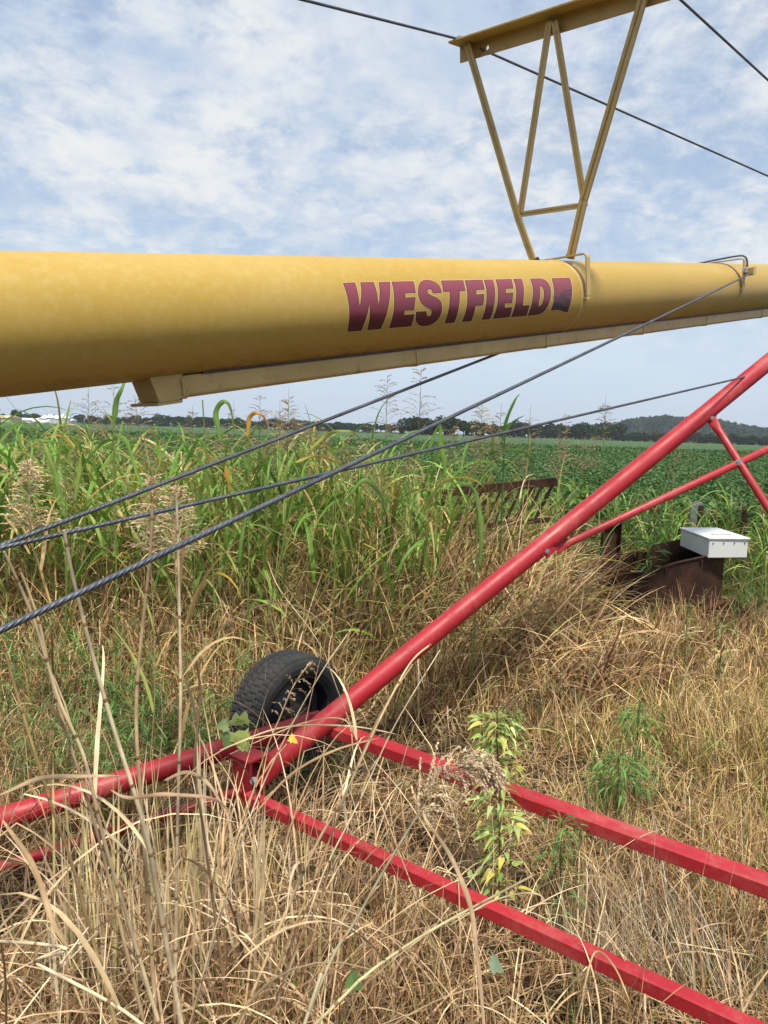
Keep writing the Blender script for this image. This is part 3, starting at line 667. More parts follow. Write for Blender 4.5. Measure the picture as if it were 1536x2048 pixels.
while px < 812:
    tree(px, 855, 833+(px-322)*.034+random.uniform(-2, 4), random.uniform(480, 560), random.randrange(7), 'dark tree in the middle stretch of the horizon tree line', 'trees in the middle of the horizon'); px += random.uniform(7, 11)
for px, top, d in ((818, 838, 330), (832, 834, 320), (850, 838, 330), (868, 841, 330), (888, 838, 325), (905, 835, 322), (926, 840, 330), (946, 842, 335), (965, 845, 340), (985, 848, 345), (1004, 852, 350)):
    tree(px, 885, top, d, random.randrange(7), 'tall dark tree of the nearest tree group right of centre', 'nearest tree group on the horizon')
px = 1018
while px < 1236:
    tree(px, 885, random.uniform(846, 856), random.uniform(420, 480), random.randrange(7), 'dark tree on the horizon between the near group and the hill', 'trees left of the hill'); px += random.uniform(8, 13)
px = 1236
while px < 1600:
    tree(px, 890, random.uniform(864, 872)+(px-1236)*.02, random.uniform(430, 500), random.randrange(7), LN, 'trees at the foot of the hill'); px += random.uniform(8, 13)
for v, (a, t_) in enumerate(variants):
    for o in (a, t_):
        if o.parent is None: bpy.data.objects.remove(o)
# hill behind the right-hand trees
def hill_h(px): return np.interp(px, [1080, 1190, 1260, 1330, 1400, 1450, 1500, 1560, 1650], [0, 10, 25, 30, 26, 23, 17, 12, 6])
HD = 1150
vs = []; pxs = np.linspace(1060, 1680, 63); dd = np.linspace(-160, 330, 15)
for p_ in pxs:
    r = ray(p_, 890); an = math.atan2(r[0], r[1])
    for d in dd: vs.append((sin(an)*(HD+d), cos(an)*(HD+d), -1+hill_h(p_)*max(0, cos((d-60)/220*pi/2))**.8))
vs = np.array(vs); i, j = np.meshgrid(np.arange(14), np.arange(62)); q = (j*15+i).ravel()
tag(mesh_np('hill', vs, np.stack([q, q+1, q+16, q+15], 1), M['soil']), kind='structure')
n = 26000; jj = rng.uniform(0, 61.99, n); ii = rng.uniform(0, 13.99, n); G3 = vs.reshape(63, 15, 3)
a_, b_ = jj.astype(int), ii.astype(int); fj, fi = (jj-a_)[:, None], (ii-b_)[:, None]
pt = (G3[a_, b_]*(1-fj)*(1-fi)+G3[a_+1, b_]*fj*(1-fi)+G3[a_, b_+1]*(1-fj)*fi+G3[a_+1, b_+1]*fj*fi)
lump = 5+4*np.abs(np.sin(pt[:, 0]*.11+3*np.sin(pt[:, 1]*.05)))*np.abs(np.sin(pt[:, 1]*.09+pt[:, 0]*.03))
pt[:, 2] += rng.uniform(.0, 1, n)**.5*lump*1.3
tag(leaf_cloud('hill_wood', pt, rng.uniform(3.0, 6.5, n), M['tree'], pal(n, [(.020, .042, .016), (.030, .056, .02), (.042, .068, .025)], [.5, .35, .15]), tilt=1.2, width=.8), label='low wooded hill rising on the right horizon', cat='wood', kind='stuff')
# verge along the far side of the field
n = 15000; y = rng.uniform(520, 620, n); x = rng.uniform(-.62, .62, n)*y; z = rng.uniform(0, 1.2, n)
tag(leaf_cloud('verge_scrub', np.stack([x, y, z], 1), rng.uniform(1.0, 2.2, n), M['tree'], pal(n, [(.10, .13, .05), (.07, .10, .04), (.16, .17, .08)]), tilt=1.0, width=.8), label='pale scrub strip along the far edge of the bean field', cat='scrub', kind='stuff')
M['binroof'] = mat('white_metal_roof', rough=.4, build=lambda nt, b: nt.links.new(ramp(nt, nz(nt, .6, 4), [(.3, (.72, .74, .76)), (.7, (.82, .83, .84))]), b.inputs['Base Color']))
M['binwall'] = mat('corrugated_bin_wall', rough=.5, build=lambda nt, b: (nt.links.new(ramp(nt, nz(nt, 1.2, 3, .5, stretch=(.2, .2, 3)), [(.3, (.38, .40, .42)), (.7, (.55, .56, .57))]), b.inputs['Base Color'])))
M['tanwall'] = mat('tan_siding', rough=.8, build=lambda nt, b: nt.links.new(ramp(nt, nz(nt, .5, 4), [(.3, (.50, .38, .27)), (.7, (.60, .47, .34))]), b.inputs['Base Color']))
def far(px, dist): r = ray(px, 870); an = math.atan2(r[0], r[1]); return V(dist*sin(an), dist*cos(an), 0)
for px, w, top, nm in ((90, 5.5, 7.0, 'leftmost of the white round grain bins on the left horizon'), (102, 6.5, 8.0, 'second white round grain bin from the left on the horizon'), (114, 6, 7.2, 'third white round grain bin from the left, between two taller ones'), (127, 7, 8.2, 'rightmost and tallest white grain bin on the left horizon')):
    p = far(px, 440); r = w/2*1.15; e = empty('grain_bin', p, label=nm, cat='grain bin', group='white grain bins on the horizon')
    top *= .72; r *= .9; b = MB(); b.tube([p+V(0, 0, 0), p+V(0, 0, top*.62)], r, 28); wl = b.build('wall', M['binwall'], e)
    b = MB(); b.tube([p+V(0, 0, top*.62), p+V(0, 0, top*.95), p+V(0, 0, top)], [r*1.07, r*.14, r*.1], 28, smooth=False); b.build('roof', M['binroof'], e)
    b = MB(); b.box(p+V(0, -r-.03, 1.1), (1, 0, 0), (0, 1, 0), (0, 0, 1), .5, .05, 1.05); b.build('door', M['binroof'], e)
def shed(px, dist, w, d, h, rh, wallm, label, name='farm_shed'):
    p = far(px, dist); e = empty(name, p, label=label, cat='shed'); X_, Y_ = V(1, 0, 0), V(0, 1, 0)
    b = MB(); b.box(p+V(0, 0, h/2), X_, Y_, UP, w/2, d/2, h/2); b.build('wall', M[wallm], e)
    b = MB(); b.prism([p+V(-w/2-.3, -d/2-.4, h), p+V(-w/2-.3, d/2+.4, h), p+V(-w/2-.3, 0, h+rh)], V(w+.6, 0, 0)); b.build('roof', M['binroof'] if wallm != 'tanwall' else M['tanwall'], e)
    for q in (-.3, .1, .35):
        b = MB(); b.box(p+V(w*q, -d/2-.03, h*.4), X_, Y_, UP, w*.05, .04, h*.36); b.build('door', M['binwall'], e)
shed(3, 400, 14, 12, 2.6, 1.2, 'tanwall', 'low tan building at the far left edge of the horizon')
shed(70, 450, 14, 8, 1.9, 1.2, 'binroof', 'long low white shed left of the grain bins')
shed(113, 455, 20, 8, 2.4, 1.0, 'binwall', 'long grey shed behind the white grain bins')
b = MB(); p = far(84, 400)+V(0, 0, 1.3)
b = MB()
for q in range(8): b.tube([p+V(-4+q, -.0, .3*sin(q)), p+V(-3+q, 0, .3*sin(q+1))], 1.1*(1-.06*abs(q-4)), 12)
tag(b.build('covered_pile', M['binroof'], off=None), 'small white covered heap in front of the long white shed', 'covered pile')
# ------------------------------------------------------------ GRASS, WEEDS, STALKS
def blades(base, L, w, az, th0, bend, cb, ct, seg=5, twist=0.6, pw=1.4, kink=None, taper=.7, crease=False):
    """ribbons: returns verts, quads, colours"""
    n = len(base); t = np.linspace(0, 1, seg+1); tm = (t[1:]+t[:-1])/2
    th = th0[:, None]+bend[:, None]*tm[None, :]**pw
    if kink is not None: th = th+np.where(tm[None, :] > kink[0][:, None], kink[1][:, None], 0)
    wob = az[:, None]+rng.normal(0, .12, (n, 1))*np.sin(tm*5)[None, :]+rng.normal(0, .25, (n, 1))*tm[None, :]
    d = np.stack([np.sin(th)*np.cos(wob), np.sin(th)*np.sin(wob), np.cos(th)], -1)
    st = d*(L[:, None, None]/seg); pos = np.concatenate([np.zeros((n, 1, 3)), np.cumsum(st, 1)], 1)+base[:, None, :]
    pos[..., 2] = np.maximum(pos[..., 2], .012+.01*rng.random((n, 1)))
    td = np.concatenate([d[:, :1], (d[:, 1:]+d[:, :-1])/2, d[:, -1:]], 1)
    sd = np.cross(td, np.array([0, 0, 1.0])); ln = np.linalg.norm(sd, axis=-1, keepdims=True)
    fb = np.stack([-np.sin(az), np.cos(az), 0*az], -1)[:, None, :]; sd = np.where(ln > .15, sd/np.maximum(ln, 1e-6), fb)
    sd = sd*np.sign(np.sum(sd*fb, -1, keepdims=True)+1e-9); up = np.cross(td, sd)
    tw = (rng.normal(0, twist, (n, 1))+rng.normal(0, twist*1.5, (n, 1))*t[None, :])[..., None]
    s2 = sd*np.cos(tw)+up*np.sin(tw); u2 = np.cross(td, s2)
    pf = np.minimum(1, .55+t*2.5)*np.clip(1-t, 0, 1)**taper; pf[-1] = .06
    hw = (w[:, None]*pf[None, :]/2)[..., None]
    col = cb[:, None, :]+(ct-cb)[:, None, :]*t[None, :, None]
    if crease:
        vs = np.stack([pos-s2*hw+u2*hw*.35, pos, pos+s2*hw+u2*hw*.35], 2); k = 3
    else: vs = np.stack([pos-s2*hw, pos+s2*hw], 2); k = 2
    b0 = (np.arange(n)*(seg+1)*k)[:, None, None]+(np.arange(seg)*k)[None, :, None]+np.arange(k-1)[None, None, :]
    fs = np.stack([b0, b0+1, b0+k+1, b0+k], -1).reshape(-1, 4)
    return vs.reshape(-1, 3), fs, np.repeat(col[:, :, None, :], k, 2).reshape(-1, 3)
class Acc:
    def __init__(s): s.v = []; s.f = []; s.c = []; s.n = 0
    def add(s, v, f, c): s.v.append(v); s.f.append(f+s.n); s.c.append(c); s.n += len(v); return s
    def build(s, name, mt, parent=None, off=None): return mesh_np(name, np.concatenate(s.v), np.concatenate(s.f), mt, parent, cols=np.concatenate(s.c), smooth=True, off=off)
def wedge(n, y0, y1, k=.60, m=.35, p=1.0):
    u = rng.random(n); y = (y0**(2-p)+(y1**(2-p)-y0**(2-p))*u)**(1/(2-p)); x = rng.uniform(-1, 1, n)*(y*k+m); return x, y
def ppx(x, y): return proj(np.stack([x, y, 0*x], -1))[0]
STRAW = [(.76, .53, .25), (.63, .41, .17), (.46, .28, .11), (.84, .63, .34), (.28, .15, .07), (.70, .51, .20)]
BROWN = [(.48, .28, .14), (.66, .44, .25), (.28, .14, .07), (.80, .59, .38), (.54, .34, .18), (.15, .08, .04)]
YEL = [(.70, .54, .22), (.64, .48, .18), (.56, .44, .16), (.74, .60, .32), (.48, .42, .14)]
GRN = [(.13, .27, .04), (.18, .34, .055), (.24, .40, .08), (.10, .20, .04), (.34, .44, .11)]
def g(x, y): return np.stack([x, y, gz(x, y)-.005], 1)

# litter lying on the soil
n = 42000; x, y = wedge(n, 1.3, 7.5, p=1.0); L = rng.uniform(.05, .30, n)
A_ = Acc().add(*blades(g(x, y)+np.array([0, 0, .006])+np.c_[0*x, 0*x, rng.uniform(0, .06, n)], L, rng.uniform(.0018, .0062, n), rng.uniform(0, 2*pi, n), rng.normal(1.5, .25, n), rng.normal(0, .35, n), pal(n, STRAW+BROWN)*.75, pal(n, STRAW+BROWN)*.75, seg=3))
tag(A_.build('straw_litter', M['straw']), label='flat litter of broken straw on the bare soil', cat='litter', kind='stuff')

# short dead grass over the whole near ground
def patch(x, y, s=1.0): return .5+.5*np.sin(x*2.3*s+1.7*np.sin(y*1.9*s))*np.sin(y*2.9*s+1.3*np.sin(x*1.3*s))
A_ = Acc()
n = 125000; x, y = wedge(n, 1.25, 6.2, p=1.15); px = ppx(x, y); pt = patch(x, y)
pt2 = patch(x+5, y+2, 3.6); keep = rng.random(n) < np.clip(.08+1.1*pt, .05, 1)*np.clip(.15+1.3*pt2, .1, 1)*np.where((px > 950) & (y < 2.15), .45, 1); x, y, px, pt = x[keep], y[keep], px[keep], pt[keep]; n = len(x)
hgt = .13+.20*pt+.10*np.clip((y-3.0)/1.5, 0, 1); hgt = hgt*np.where(y < 2.6, .85, 1)
L = hgt*rng.uniform(.45, 1.3, n); yel = np.clip((px-750)/400, 0, 1)*np.clip((y-2.4)/.8, 0, 1)*np.clip((5.2-y)/1.0, 0, 1)*.5
c0 = np.where((rng.random(n) < yel)[:, None], pal(n, YEL), pal(n, STRAW+BROWN)); grn = (rng.random(n) < .07)[:, None]; c0 = np.where(grn, pal(n, GRN)*.8, c0)
c1 = c0*rng.uniform(.7, 1.4, (n, 1))
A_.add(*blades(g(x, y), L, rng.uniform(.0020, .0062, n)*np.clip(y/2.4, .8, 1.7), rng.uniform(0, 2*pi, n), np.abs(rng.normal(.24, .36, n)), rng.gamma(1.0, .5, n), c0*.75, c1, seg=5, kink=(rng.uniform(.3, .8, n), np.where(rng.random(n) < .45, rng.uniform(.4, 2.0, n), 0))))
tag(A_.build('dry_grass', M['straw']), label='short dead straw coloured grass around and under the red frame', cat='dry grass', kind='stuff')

# tall brown and tan grass behind the frame, leaning and fallen to the right
A_ = Acc()
n = 23000; x, y = wedge(n, 3.7, 7.4, k=.62, m=.4, p=.9); px = ppx(x, y)
H = np.interp(px, [-200, 0, 300, 600, 800, 1000, 1200, 1400, 1600], [.9, .9, .95, 1.1, 1.12, .92, .55, .34, .34])*np.interp(y, [3.7, 4.4, 5.2, 7.4], [.35, .75, 1, 1.0])
wh = ((np.abs(x+.35) < .45) & (y < 3.75)); keep = ~((px > 1200) & (y > 5.5) & (y < 8)) & ~((px > 1160) & (y > 4.7) & (rng.random(n) < .82)) & ~((px > 700) & (y < 4.3) & (rng.random(n) < .75)) & ~wh
x, y, px, H = x[keep], y[keep], px[keep], H[keep]; n = len(x)
fall = np.clip((px-650)/350, 0, 1); az = np.where(rng.random(n) < .15+.40*fall, rng.normal(-.35, .9, n), rng.uniform(0, 2*pi, n))
L = H*rng.uniform(.5, 1.25, n)*(1+.25*fall); lean = np.abs(rng.normal(.12+.30*fall, .2, n))
c0 = np.where((rng.random(n) < .55)[:, None], pal(n, BROWN), pal(n, STRAW)); old_ = ((y > 4.1) & (px < 950) & (rng.random(n) < .5))[:, None]; c0 = np.where(old_, c0*.5, c0); tanner = np.clip((500-px)/400, 0, 1)*.4
gt = (rng.random(n) < np.where(px < 1000, .30, .06))[:, None]; ct = np.where(gt, pal(n, [(.34, .38, .10), (.24, .33, .08), (.42, .40, .13)]), c0*rng.uniform(.95, 1.4, (n, 1)))
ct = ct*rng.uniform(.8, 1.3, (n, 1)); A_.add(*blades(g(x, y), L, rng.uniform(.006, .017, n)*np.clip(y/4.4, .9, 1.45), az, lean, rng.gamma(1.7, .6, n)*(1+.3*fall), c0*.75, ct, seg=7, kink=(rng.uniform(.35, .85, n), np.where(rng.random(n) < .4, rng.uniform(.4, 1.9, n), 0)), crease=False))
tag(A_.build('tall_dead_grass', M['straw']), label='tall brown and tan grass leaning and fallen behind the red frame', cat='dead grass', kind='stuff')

# green cane-like grass (stems with arching leaves)
def cane(A_, x, y, H, green, nl=7, leafL=(.38, .88), leafW=(.016, .044), az0=None, stemw=.006, lean=.10):
    n = len(x); az = rng.uniform(0, 2*pi, n) if az0 is None else az0; th = np.abs(rng.normal(lean*.7, lean*.6, n)); bd = rng.normal(.10, .12, n)
    base = g(x, y); cs = np.where((rng.random(n) < green)[:, None], pal(n, [(.20, .26, .07), (.26, .30, .10)]), pal(n, STRAW))
    A_.add(*blades(base, H, np.full(n, stemw)*rng.uniform(.7, 1.2, n), az, th, bd, cs*.8, cs, seg=5, twist=.1, taper=.25))
    A_.add(*blades(base+.001, H, np.full(n, stemw)*rng.uniform(.7, 1.2, n), az+pi/2*0, th, bd, cs*.8, cs, seg=5, twist=1.5, taper=.25))
    for k in range(nl):
        f = (k+.6)/nl*.92+rng.normal(0, .03, n); f = np.clip(f, .05, .97)
        thm = th+bd*(f*.5)**1.4; p = base+np.stack([np.sin(thm)*np.cos(az)*H*f, np.sin(thm)*np.sin(az)*H*f, np.cos(thm)*H*f], 1)
        isg = rng.random(n) < np.clip(green*(f*2.4-.5), 0, .80); la = rng.uniform(0, 2*pi, n)
        cb = np.where(isg[:, None], pal(n, GRN, [.3, .3, .2, .1, .1]), pal(n, STRAW+BROWN)); ct = np.where((isg & (rng.random(n) < .8))[:, None], cb*1.15, pal(n, YEL+STRAW))
        ct = np.where(isg[:, None] & (rng.random(n) < .06)[:, None], np.array([.62, .34, .06]), ct)
        LL = rng.uniform(*leafL, n)*np.where(isg, 1, .8)*(1-.35*abs(f-.5)); W_ = rng.uniform(*leafW, n)*np.where(isg, 1, .5)
        A_.add(*blades(p, LL, W_, la, rng.uniform(.25, .7, n)*np.where(isg, 1, 1.6), rng.uniform(.6, 2.3, n), cb, ct, seg=8, twist=.35, pw=1.7, kink=(rng.uniform(.3, .8, n), np.where(rng.random(n) < .2, rng.uniform(.5, 1.5, n), 0)), taper=.6, crease=True))
A_ = Acc()
n = 1700; x, y = wedge(n, 4.5, 7.6, k=.60, m=.3, p=.8); px = ppx(x, y)
dens = np.interp(px, [-100, 0, 420, 640, 800, 880, 960, 1080, 1200], [1, 1, .95, .9, .75, .4, .15, .05, 0])*np.where((px > 400) & (y < 5.0), .5, 1)
keep = (rng.random(n) < dens) & ~((px > 870) & (px < 1160) & (y < 6.7)); x, y, px = x[keep], y[keep], px[keep]; n = len(x)
grn_ = np.interp(px, [0, 600, 900, 1100], [.95, .9, .7, .5])*(rng.random(n) > .14)
Hc = np.interp(px, [-100, 150, 400, 560, 700, 850, 1000, 1200], [1.56, 1.52, 1.44, 1.46, 1.52, 1.42, 1.1, .8])*rng.uniform(.60, 1.06, n)*np.interp(y, [4.5, 5.3], [.85, 1])
cane(A_, x, y, Hc, grn_)
# greener weeds-and-grass bank just before the beans
n = 900; x, y = wedge(n, 7.1, 8.9, k=.62, m=.6); px = ppx(x, y); kk = rng.random(n) < np.interp(px, [0, 700, 900, 1536], [.4, .5, 1, 1]); x, y, px = x[kk], y[kk], px[kk]; n = len(x); cane(A_, x, y, np.interp(px, [0, 700, 950, 1150, 1300, 1536], [1.0, 1.1, 1.2, 1.15, 1.0, .95])*rng.uniform(.6, 1.05, n), np.full(n, .95), nl=7, leafL=(.3, .6), leafW=(.012, .026))
tag(A_.build('green_grass', M['grass']), label='dense green cane grass with arching blades between the frame and the bean field', cat='green grass', kind='stuff')

# yellow-green finer grass filling between, right side background
A_ = Acc()
n = 30000; x, y = wedge(n, 4.6, 9.2, k=.64, m=.5); px = ppx(x, y)
dens = np.interp(px, [0, 500, 900, 1100, 1300, 1536], [.45, .45, .3, .3, 1, 1])*np.where((px > 1050) & (y < 6.9), 0, 1)*np.where((px > 850) & (px < 1160) & (y < 6.7), .12, 1); keep = rng.random(n) < dens; x, y, px = x[keep], y[keep], px[keep]; n = len(x)
c0 = pal(n, [(.16, .27, .05), (.24, .33, .08), (.33, .38, .11), (.12, .20, .05), (.45, .42, .17)])
A_.add(*blades(g(x, y), rng.uniform(.35, .95, n)*np.interp(px, [0, 900, 1536], [1.05, .95, .85]), rng.uniform(.003, .009, n), rng.uniform(0, 2*pi, n), np.abs(rng.normal(.12, .15, n)), rng.gamma(2, .5, n), c0*.7, c0*1.2, seg=6))
tag(A_.build('fine_green_grass', M['grass']), label='finer yellow green grass filling the bank behind the scrap iron', cat='green grass', kind='stuff')

# feathery low weeds under the left bar and right of the scrap
def feathery(A_, cx, cy, r, nst, H, cols, leafL=.05, nleaf=26, droop=.5, wl=.005):
    n = nst; a = rng.uniform(0, 2*pi, n); rr = r*np.sqrt(rng.random(n)); x, y = cx+rr*np.cos(a), cy+rr*np.sin(a)
    az = rng.uniform(0, 2*pi, n); th = np.abs(rng.normal(.1, .12, n)); bd = rng.uniform(.1, droop*1.6, n); Hh = H*rng.uniform(.6, 1.1, n); base = g(x, y); cs = pal(n, cols)
    A_.add(*blades(base, Hh, np.full(n, .0035), az, th, bd, cs*.7, cs, seg=6, twist=.2, taper=.3))
    f = rng.uniform(.15, 1, (n, nleaf)); thm = th[:, None]+bd[:, None]*f**1.4*.42
    p = base[:, None, :]+np.stack([np.sin(thm)*np.cos(az)[:, None], np.sin(thm)*np.sin(az)[:, None], np.cos(thm)], -1)*(Hh[:, None]*f)[..., None]
    p = p.reshape(-1, 3); m = len(p); cc = pal(m, cols)
    A_.add(*blades(p, leafL*rng.uniform(.6, 1.4, m), np.full(m, wl), rng.uniform(0, 2*pi, m), rng.uniform(.5, 1.2, m), rng.uniform(.2, 1.4, m), cc, cc*1.15, seg=3, twist=.3))
FG = [(.10, .20, .05), (.14, .27, .07), (.19, .32, .09), (.08, .15, .04)]
A_ = Acc()
for px, py, r, ns, H in ((230, 1560, .32, 26, .42), (330, 1500, .3, 18, .5), (120, 1480, .35, 14, .5), (60, 1600, .25, 16, .35), (420, 1560, .2, 12, .4), (200, 1420, .4, 26, .5), (300, 1330, .4, 20, .55), (40, 1400, .4, 20, .55), (620, 1560, .16, 8, .2)):
    p = onz(px, py); feathery(A_, p[0], p[1], r, ns, H, FG, .08, 20, wl=.008)
for px, py, r, ns, H in ((1450, 1250, .45, 26, .5), (1520, 1200, .45, 30, .55), (1500, 1150, .6, 34, .6), (1300, 1180, .35, 18, .7), (1320, 1120, .5, 24, .85), (1240, 1120, .4, 18, .9)):
    p = onz(px, py); feathery(A_, p[0], p[1], r, ns, H, FG, .08, 36)
for px, py, r, ns, H in ((250, 1600, .22, 12, .32), (360, 1560, .2, 12, .36), (90, 1540, .3, 10, .40)):
    p = onz(px, py); feathery(A_, p[0], p[1], r, ns, H, [(.06, .14, .035), (.10, .20, .05), (.18, .30, .08)], .085, 20, wl=.008)
tag(A_.build('feathery_weeds', M['grass']), label='low feathery green weeds growing through the dead grass', cat='weeds', kind='stuff')

# big tan blades and canes of the nearest clump, lower left
A_ = Acc()
def fore(n, cx, cy, sx, sy, Lr, wr, leanr, azm=None, azs=.9):
    x = rng.normal(cx, sx, n); y = np.maximum(rng.normal(cy, sy, n), 1.4); az = rng.uniform(0, 2*pi, n) if azm is None else rng.normal(azm, azs, n)
    c0 = pal(n, [(.66, .47, .27), (.74, .56, .35), (.56, .38, .21), (.44, .27, .14), (.78, .61, .36), (.26, .15, .08)], jit=.14)
    A_.add(*blades(g(x, y), rng.uniform(*Lr, n), rng.uniform(*wr, n), az, np.abs(rng.normal(*leanr, n)), rng.gamma(2.2, .7, n), c0*.85, c0*1.1, seg=11, twist=.5, pw=1.6, kink=(rng.uniform(.3, .8, n), np.where(rng.random(n) < .3, rng.uniform(.5, 1.6, n), 0)), taper=.55, crease=True))
fore(230, -.60, 1.92, .30, .16, (.35, .72), (.004, .010), (.25, .2)); fore(45, -.62, 1.95, .30, .18, (.7, 1.0), (.005, .010), (.18, .14)); fore(150, -.25, 1.75, .22, .15, (.35, .8), (.004, .009), (.35, .25))
fore(100, -1.0, 1.85, .25, .25, (.4, .8), (.005, .011), (.2, .2), 0.3, .8); fore(130, -.55, 1.55, .35, .12, (.3, .7), (.004, .009), (.5, .3)); fore(110, .05, 2.1, .3, .3, (.25, .55), (.003, .006), (.35, .25)); fore(40, -.35, 2.35, .25, .2, (.3, .6), (.004, .008), (.25, .2))
for t_ in np.linspace(.02, .98, 26):
    e_ = E0+(E1-E0)*t_; fore(5, e_[0]-.10, e_[1]-.10, .06, .06, (.28, .55), (.003, .007), (.35, .2), .8, .9)
    e_ = D0+(D1-D0)*t_; fore(5, e_[0]-.12, e_[1]-.12, .07, .07, (.32, .62), (.003, .007), (.35, .2), .8, .9)
def canes(n, cx, cy, sx, sy, Lr, wr, lm=.12):
    x = rng.normal(cx, sx, n); y = rng.normal(cy, sy, n); az = rng.normal(pi*.8, 1.0, n); L = rng.uniform(*Lr, n); th = np.abs(rng.normal(lm, .12, n)); w = rng.uniform(*wr, n); bd = rng.normal(.05, .1, n)
    c0 = pal(n, [(.70, .56, .34), (.78, .65, .43), (.60, .44, .25), (.66, .56, .26)], jit=.1); z0 = np.zeros(n)
    A_.add(*blades(g(x, y), L, w, az, th, bd, c0*.9, c0, seg=6, twist=.05, taper=.15)); A_.add(*blades(g(x, y), L, w, az, th, bd, c0*.8, c0*.9, seg=6, twist=1.4, taper=.15))
fore(60, -.50, 2.95, .28, .10, (.25, .5), (.003, .008), (.35, .25)); fore(34, -.15, 2.75, .35, .15, (.4, .75), (.004, .009), (.4, .25), .9, 1.0); fore(22, -.55, 2.9, .3, .12, (.4, .7), (.004, .009), (.35, .25)); canes(110, -.56, 1.90, .20, .12, (.3, .72), (.004, .008)); canes(30, -.3, 1.8, .15, .1, (.3, .6), (.003, .006), .3)
tag(A_.build('dead_cane_clump', M['straw']), label='large tangled clump of dead tan canes and curling blades in the lower left foreground', cat='dead grass', kind='stuff')

# ---- individual stalks
SC = [(.80, .63, .38), (.86, .71, .46), (.72, .53, .30)]
def stalk_obj(pts, r, label, leaves=0, name='dry_stalk', cat='dry stalk', group=None, top=None, col=None, nodes=True, sheath=True, leafw=.010):
    pts = [np.asarray(p, float) for p in pts]
    d0 = nrm(pts[0]-pts[1]); z0 = pts[0][2]
    if z0 > .03:
        k0 = z0/max(-d0[2], .35); q0 = pts[0]+d0*k0; q0[2] = -.01; pts = [q0]+pts
    root = empty(name, pts[0], label=label, cat=cat, group=group)
    sp = smoothpath(pts, 8); m = len(sp); col = col or SC[rng.integers(3)]
    seg = np.concatenate([[0], np.cumsum(np.linalg.norm(np.diff(np.array(sp), axis=0), axis=1))]); tot = seg[-1]
    rad = []; nd = rng.uniform(.0, .1)+np.arange(0, tot, .17)
    for i in range(m):
        rad.append(r*(1-.45*seg[i]/tot))
    b = MB(); b.tube(sp, rad, 8)
    n0 = len(b.v); cols = []
    for i, v in enumerate(b.v):
        k = min(i//8, m-1); s_ = seg[k]; q = .85+.25*math.sin(s_*9+r*900); cols.append(tuple(np.array(col)*q))
    b.c = cols
    for q in nd[1:]:
        k = int(np.searchsorted(seg, q)); k = min(max(k, 1), m-1); p = np.array(sp[k]); d = nrm(np.array(sp[min(k+1, m-1)])-np.array(sp[k-1]))
        b.col = (.30, .17, .08); b.tube([p-d*.004, p, p+d*.004], [rad[k]*1.0, rad[k]*1.35, rad[k]*1.0], 8, caps=False)
    b.build('stem', M['straw'], root, colors=True)
    for q in range(leaves):
        k = int(m*rng.uniform(.15, .8)); p = np.array(sp[k])[None]; c0 = pal(1, SC)
        A2 = Acc().add(*blades(p, V(rng.uniform(.25, .5)), V(leafw*rng.uniform(.7, 1.3)), V(rng.uniform(0, 6.28)), V(rng.uniform(.2, .7)), V(rng.uniform(1, 2.4)), c0*.8, c0, seg=10, twist=.5, crease=True, kink=(V(rng.uniform(.3, .7)), V(rng.choice([0, 1.2])))))
        A2.build('leaf', M['straw'], root)
    return root
def PP(lst): return [P(*q) for q in lst]
stalk_obj(PP([(300, 1860, 1.62), (281, 1590, 1.55), (273, 1396, 1.5), (299, 1122, 1.45), (305, 1010, 1.43)]), .0052, 'straight pale upright cane, second tallest, crossing the long cable at left', 2)
stalk_obj(PP([(352, 1860, 1.7), (355, 1640, 1.65), (361, 1396, 1.6), (356, 1087, 1.55), (352, 985, 1.54)]), .0046, 'straight yellowish cane just right of the pale upright cane', 1)
stalk_obj(PP([(326, 1850, 1.55), (291, 1664, 1.5), (210, 1400, 1.42), (150, 1173, 1.36), (128, 1060, 1.33)]), .0058, 'thick tan cane leaning left across the cable and the red pipe', 2)
stalk_obj(PP([(262, 1860, 1.5), (210, 1688, 1.46), (169, 1518, 1.42), (118, 1400, 1.38), (66, 1236, 1.33), (8, 1103, 1.28)]), .0048, 'long cane leaning far left to the left edge below the cables', 2)
stalk_obj(PP([(240, 1850, 1.6), (190, 1650, 1.55), (113, 1400, 1.48), (78, 1244, 1.43), (40, 1140, 1.4)]), .0042, 'thinner pale cane beside the one leaning to the left edge', 1)
stalk_obj(PP([(180, 1860, 1.42), (142, 1722, 1.4), (105, 1617, 1.37), (37, 1400, 1.31), (10, 1300, 1.28)]), .0044, 'cane at far left with an orange lower joint', 1, col=(.52, .36, .15))
stalk_obj(PP([(430, 1830, 1.7), (406, 1654, 1.62), (389, 1535, 1.58), (400, 1400, 1.54), (394, 1320, 1.5)]), .0042, 'brownish dry cane standing right of the two straight canes', 2, col=(.42, .27, .15))
stalk_obj(PP([(20, 2060, 1.12), (110, 1950, 1.2), (196, 1862, 1.28)]), .0022, 'thin straight straw crossing the lower left corner', 0)
stalk_obj(PP([(-10, 1882, 1.25), (74, 1928, 1.2), (237, 2015, 1.12), (330, 2090, 1.1)]), .0045, 'cane lying diagonally downwards across the lower left corner', 1)
stalk_obj(PP([(200, 2060, 1.1), (208, 1960, 1.18), (226, 1862, 1.25)]), .0020, 'short thin straw beside the diagonal straw at lower left', 0)
stalk_obj(PP([(620, 2060, 1.25), (719, 1962, 1.28), (789, 1908, 1.32), (890, 1845, 1.38), (1066, 1751, 1.5)]), .0042, 'long yellowish cane lying diagonally over the lower red beam', 1, col=(.60, .52, .28))
stalk_obj(PP([(530, 1925, 1.75), (578, 1810, 1.75), (637, 1681, 1.78), (687, 1595, 1.8), (758, 1442, 1.85), (818, 1330, 1.9), (860, 1290, 1.92)]), .0046, 'thick pale cane of the leaning bundle right of the bolted plate', 1)
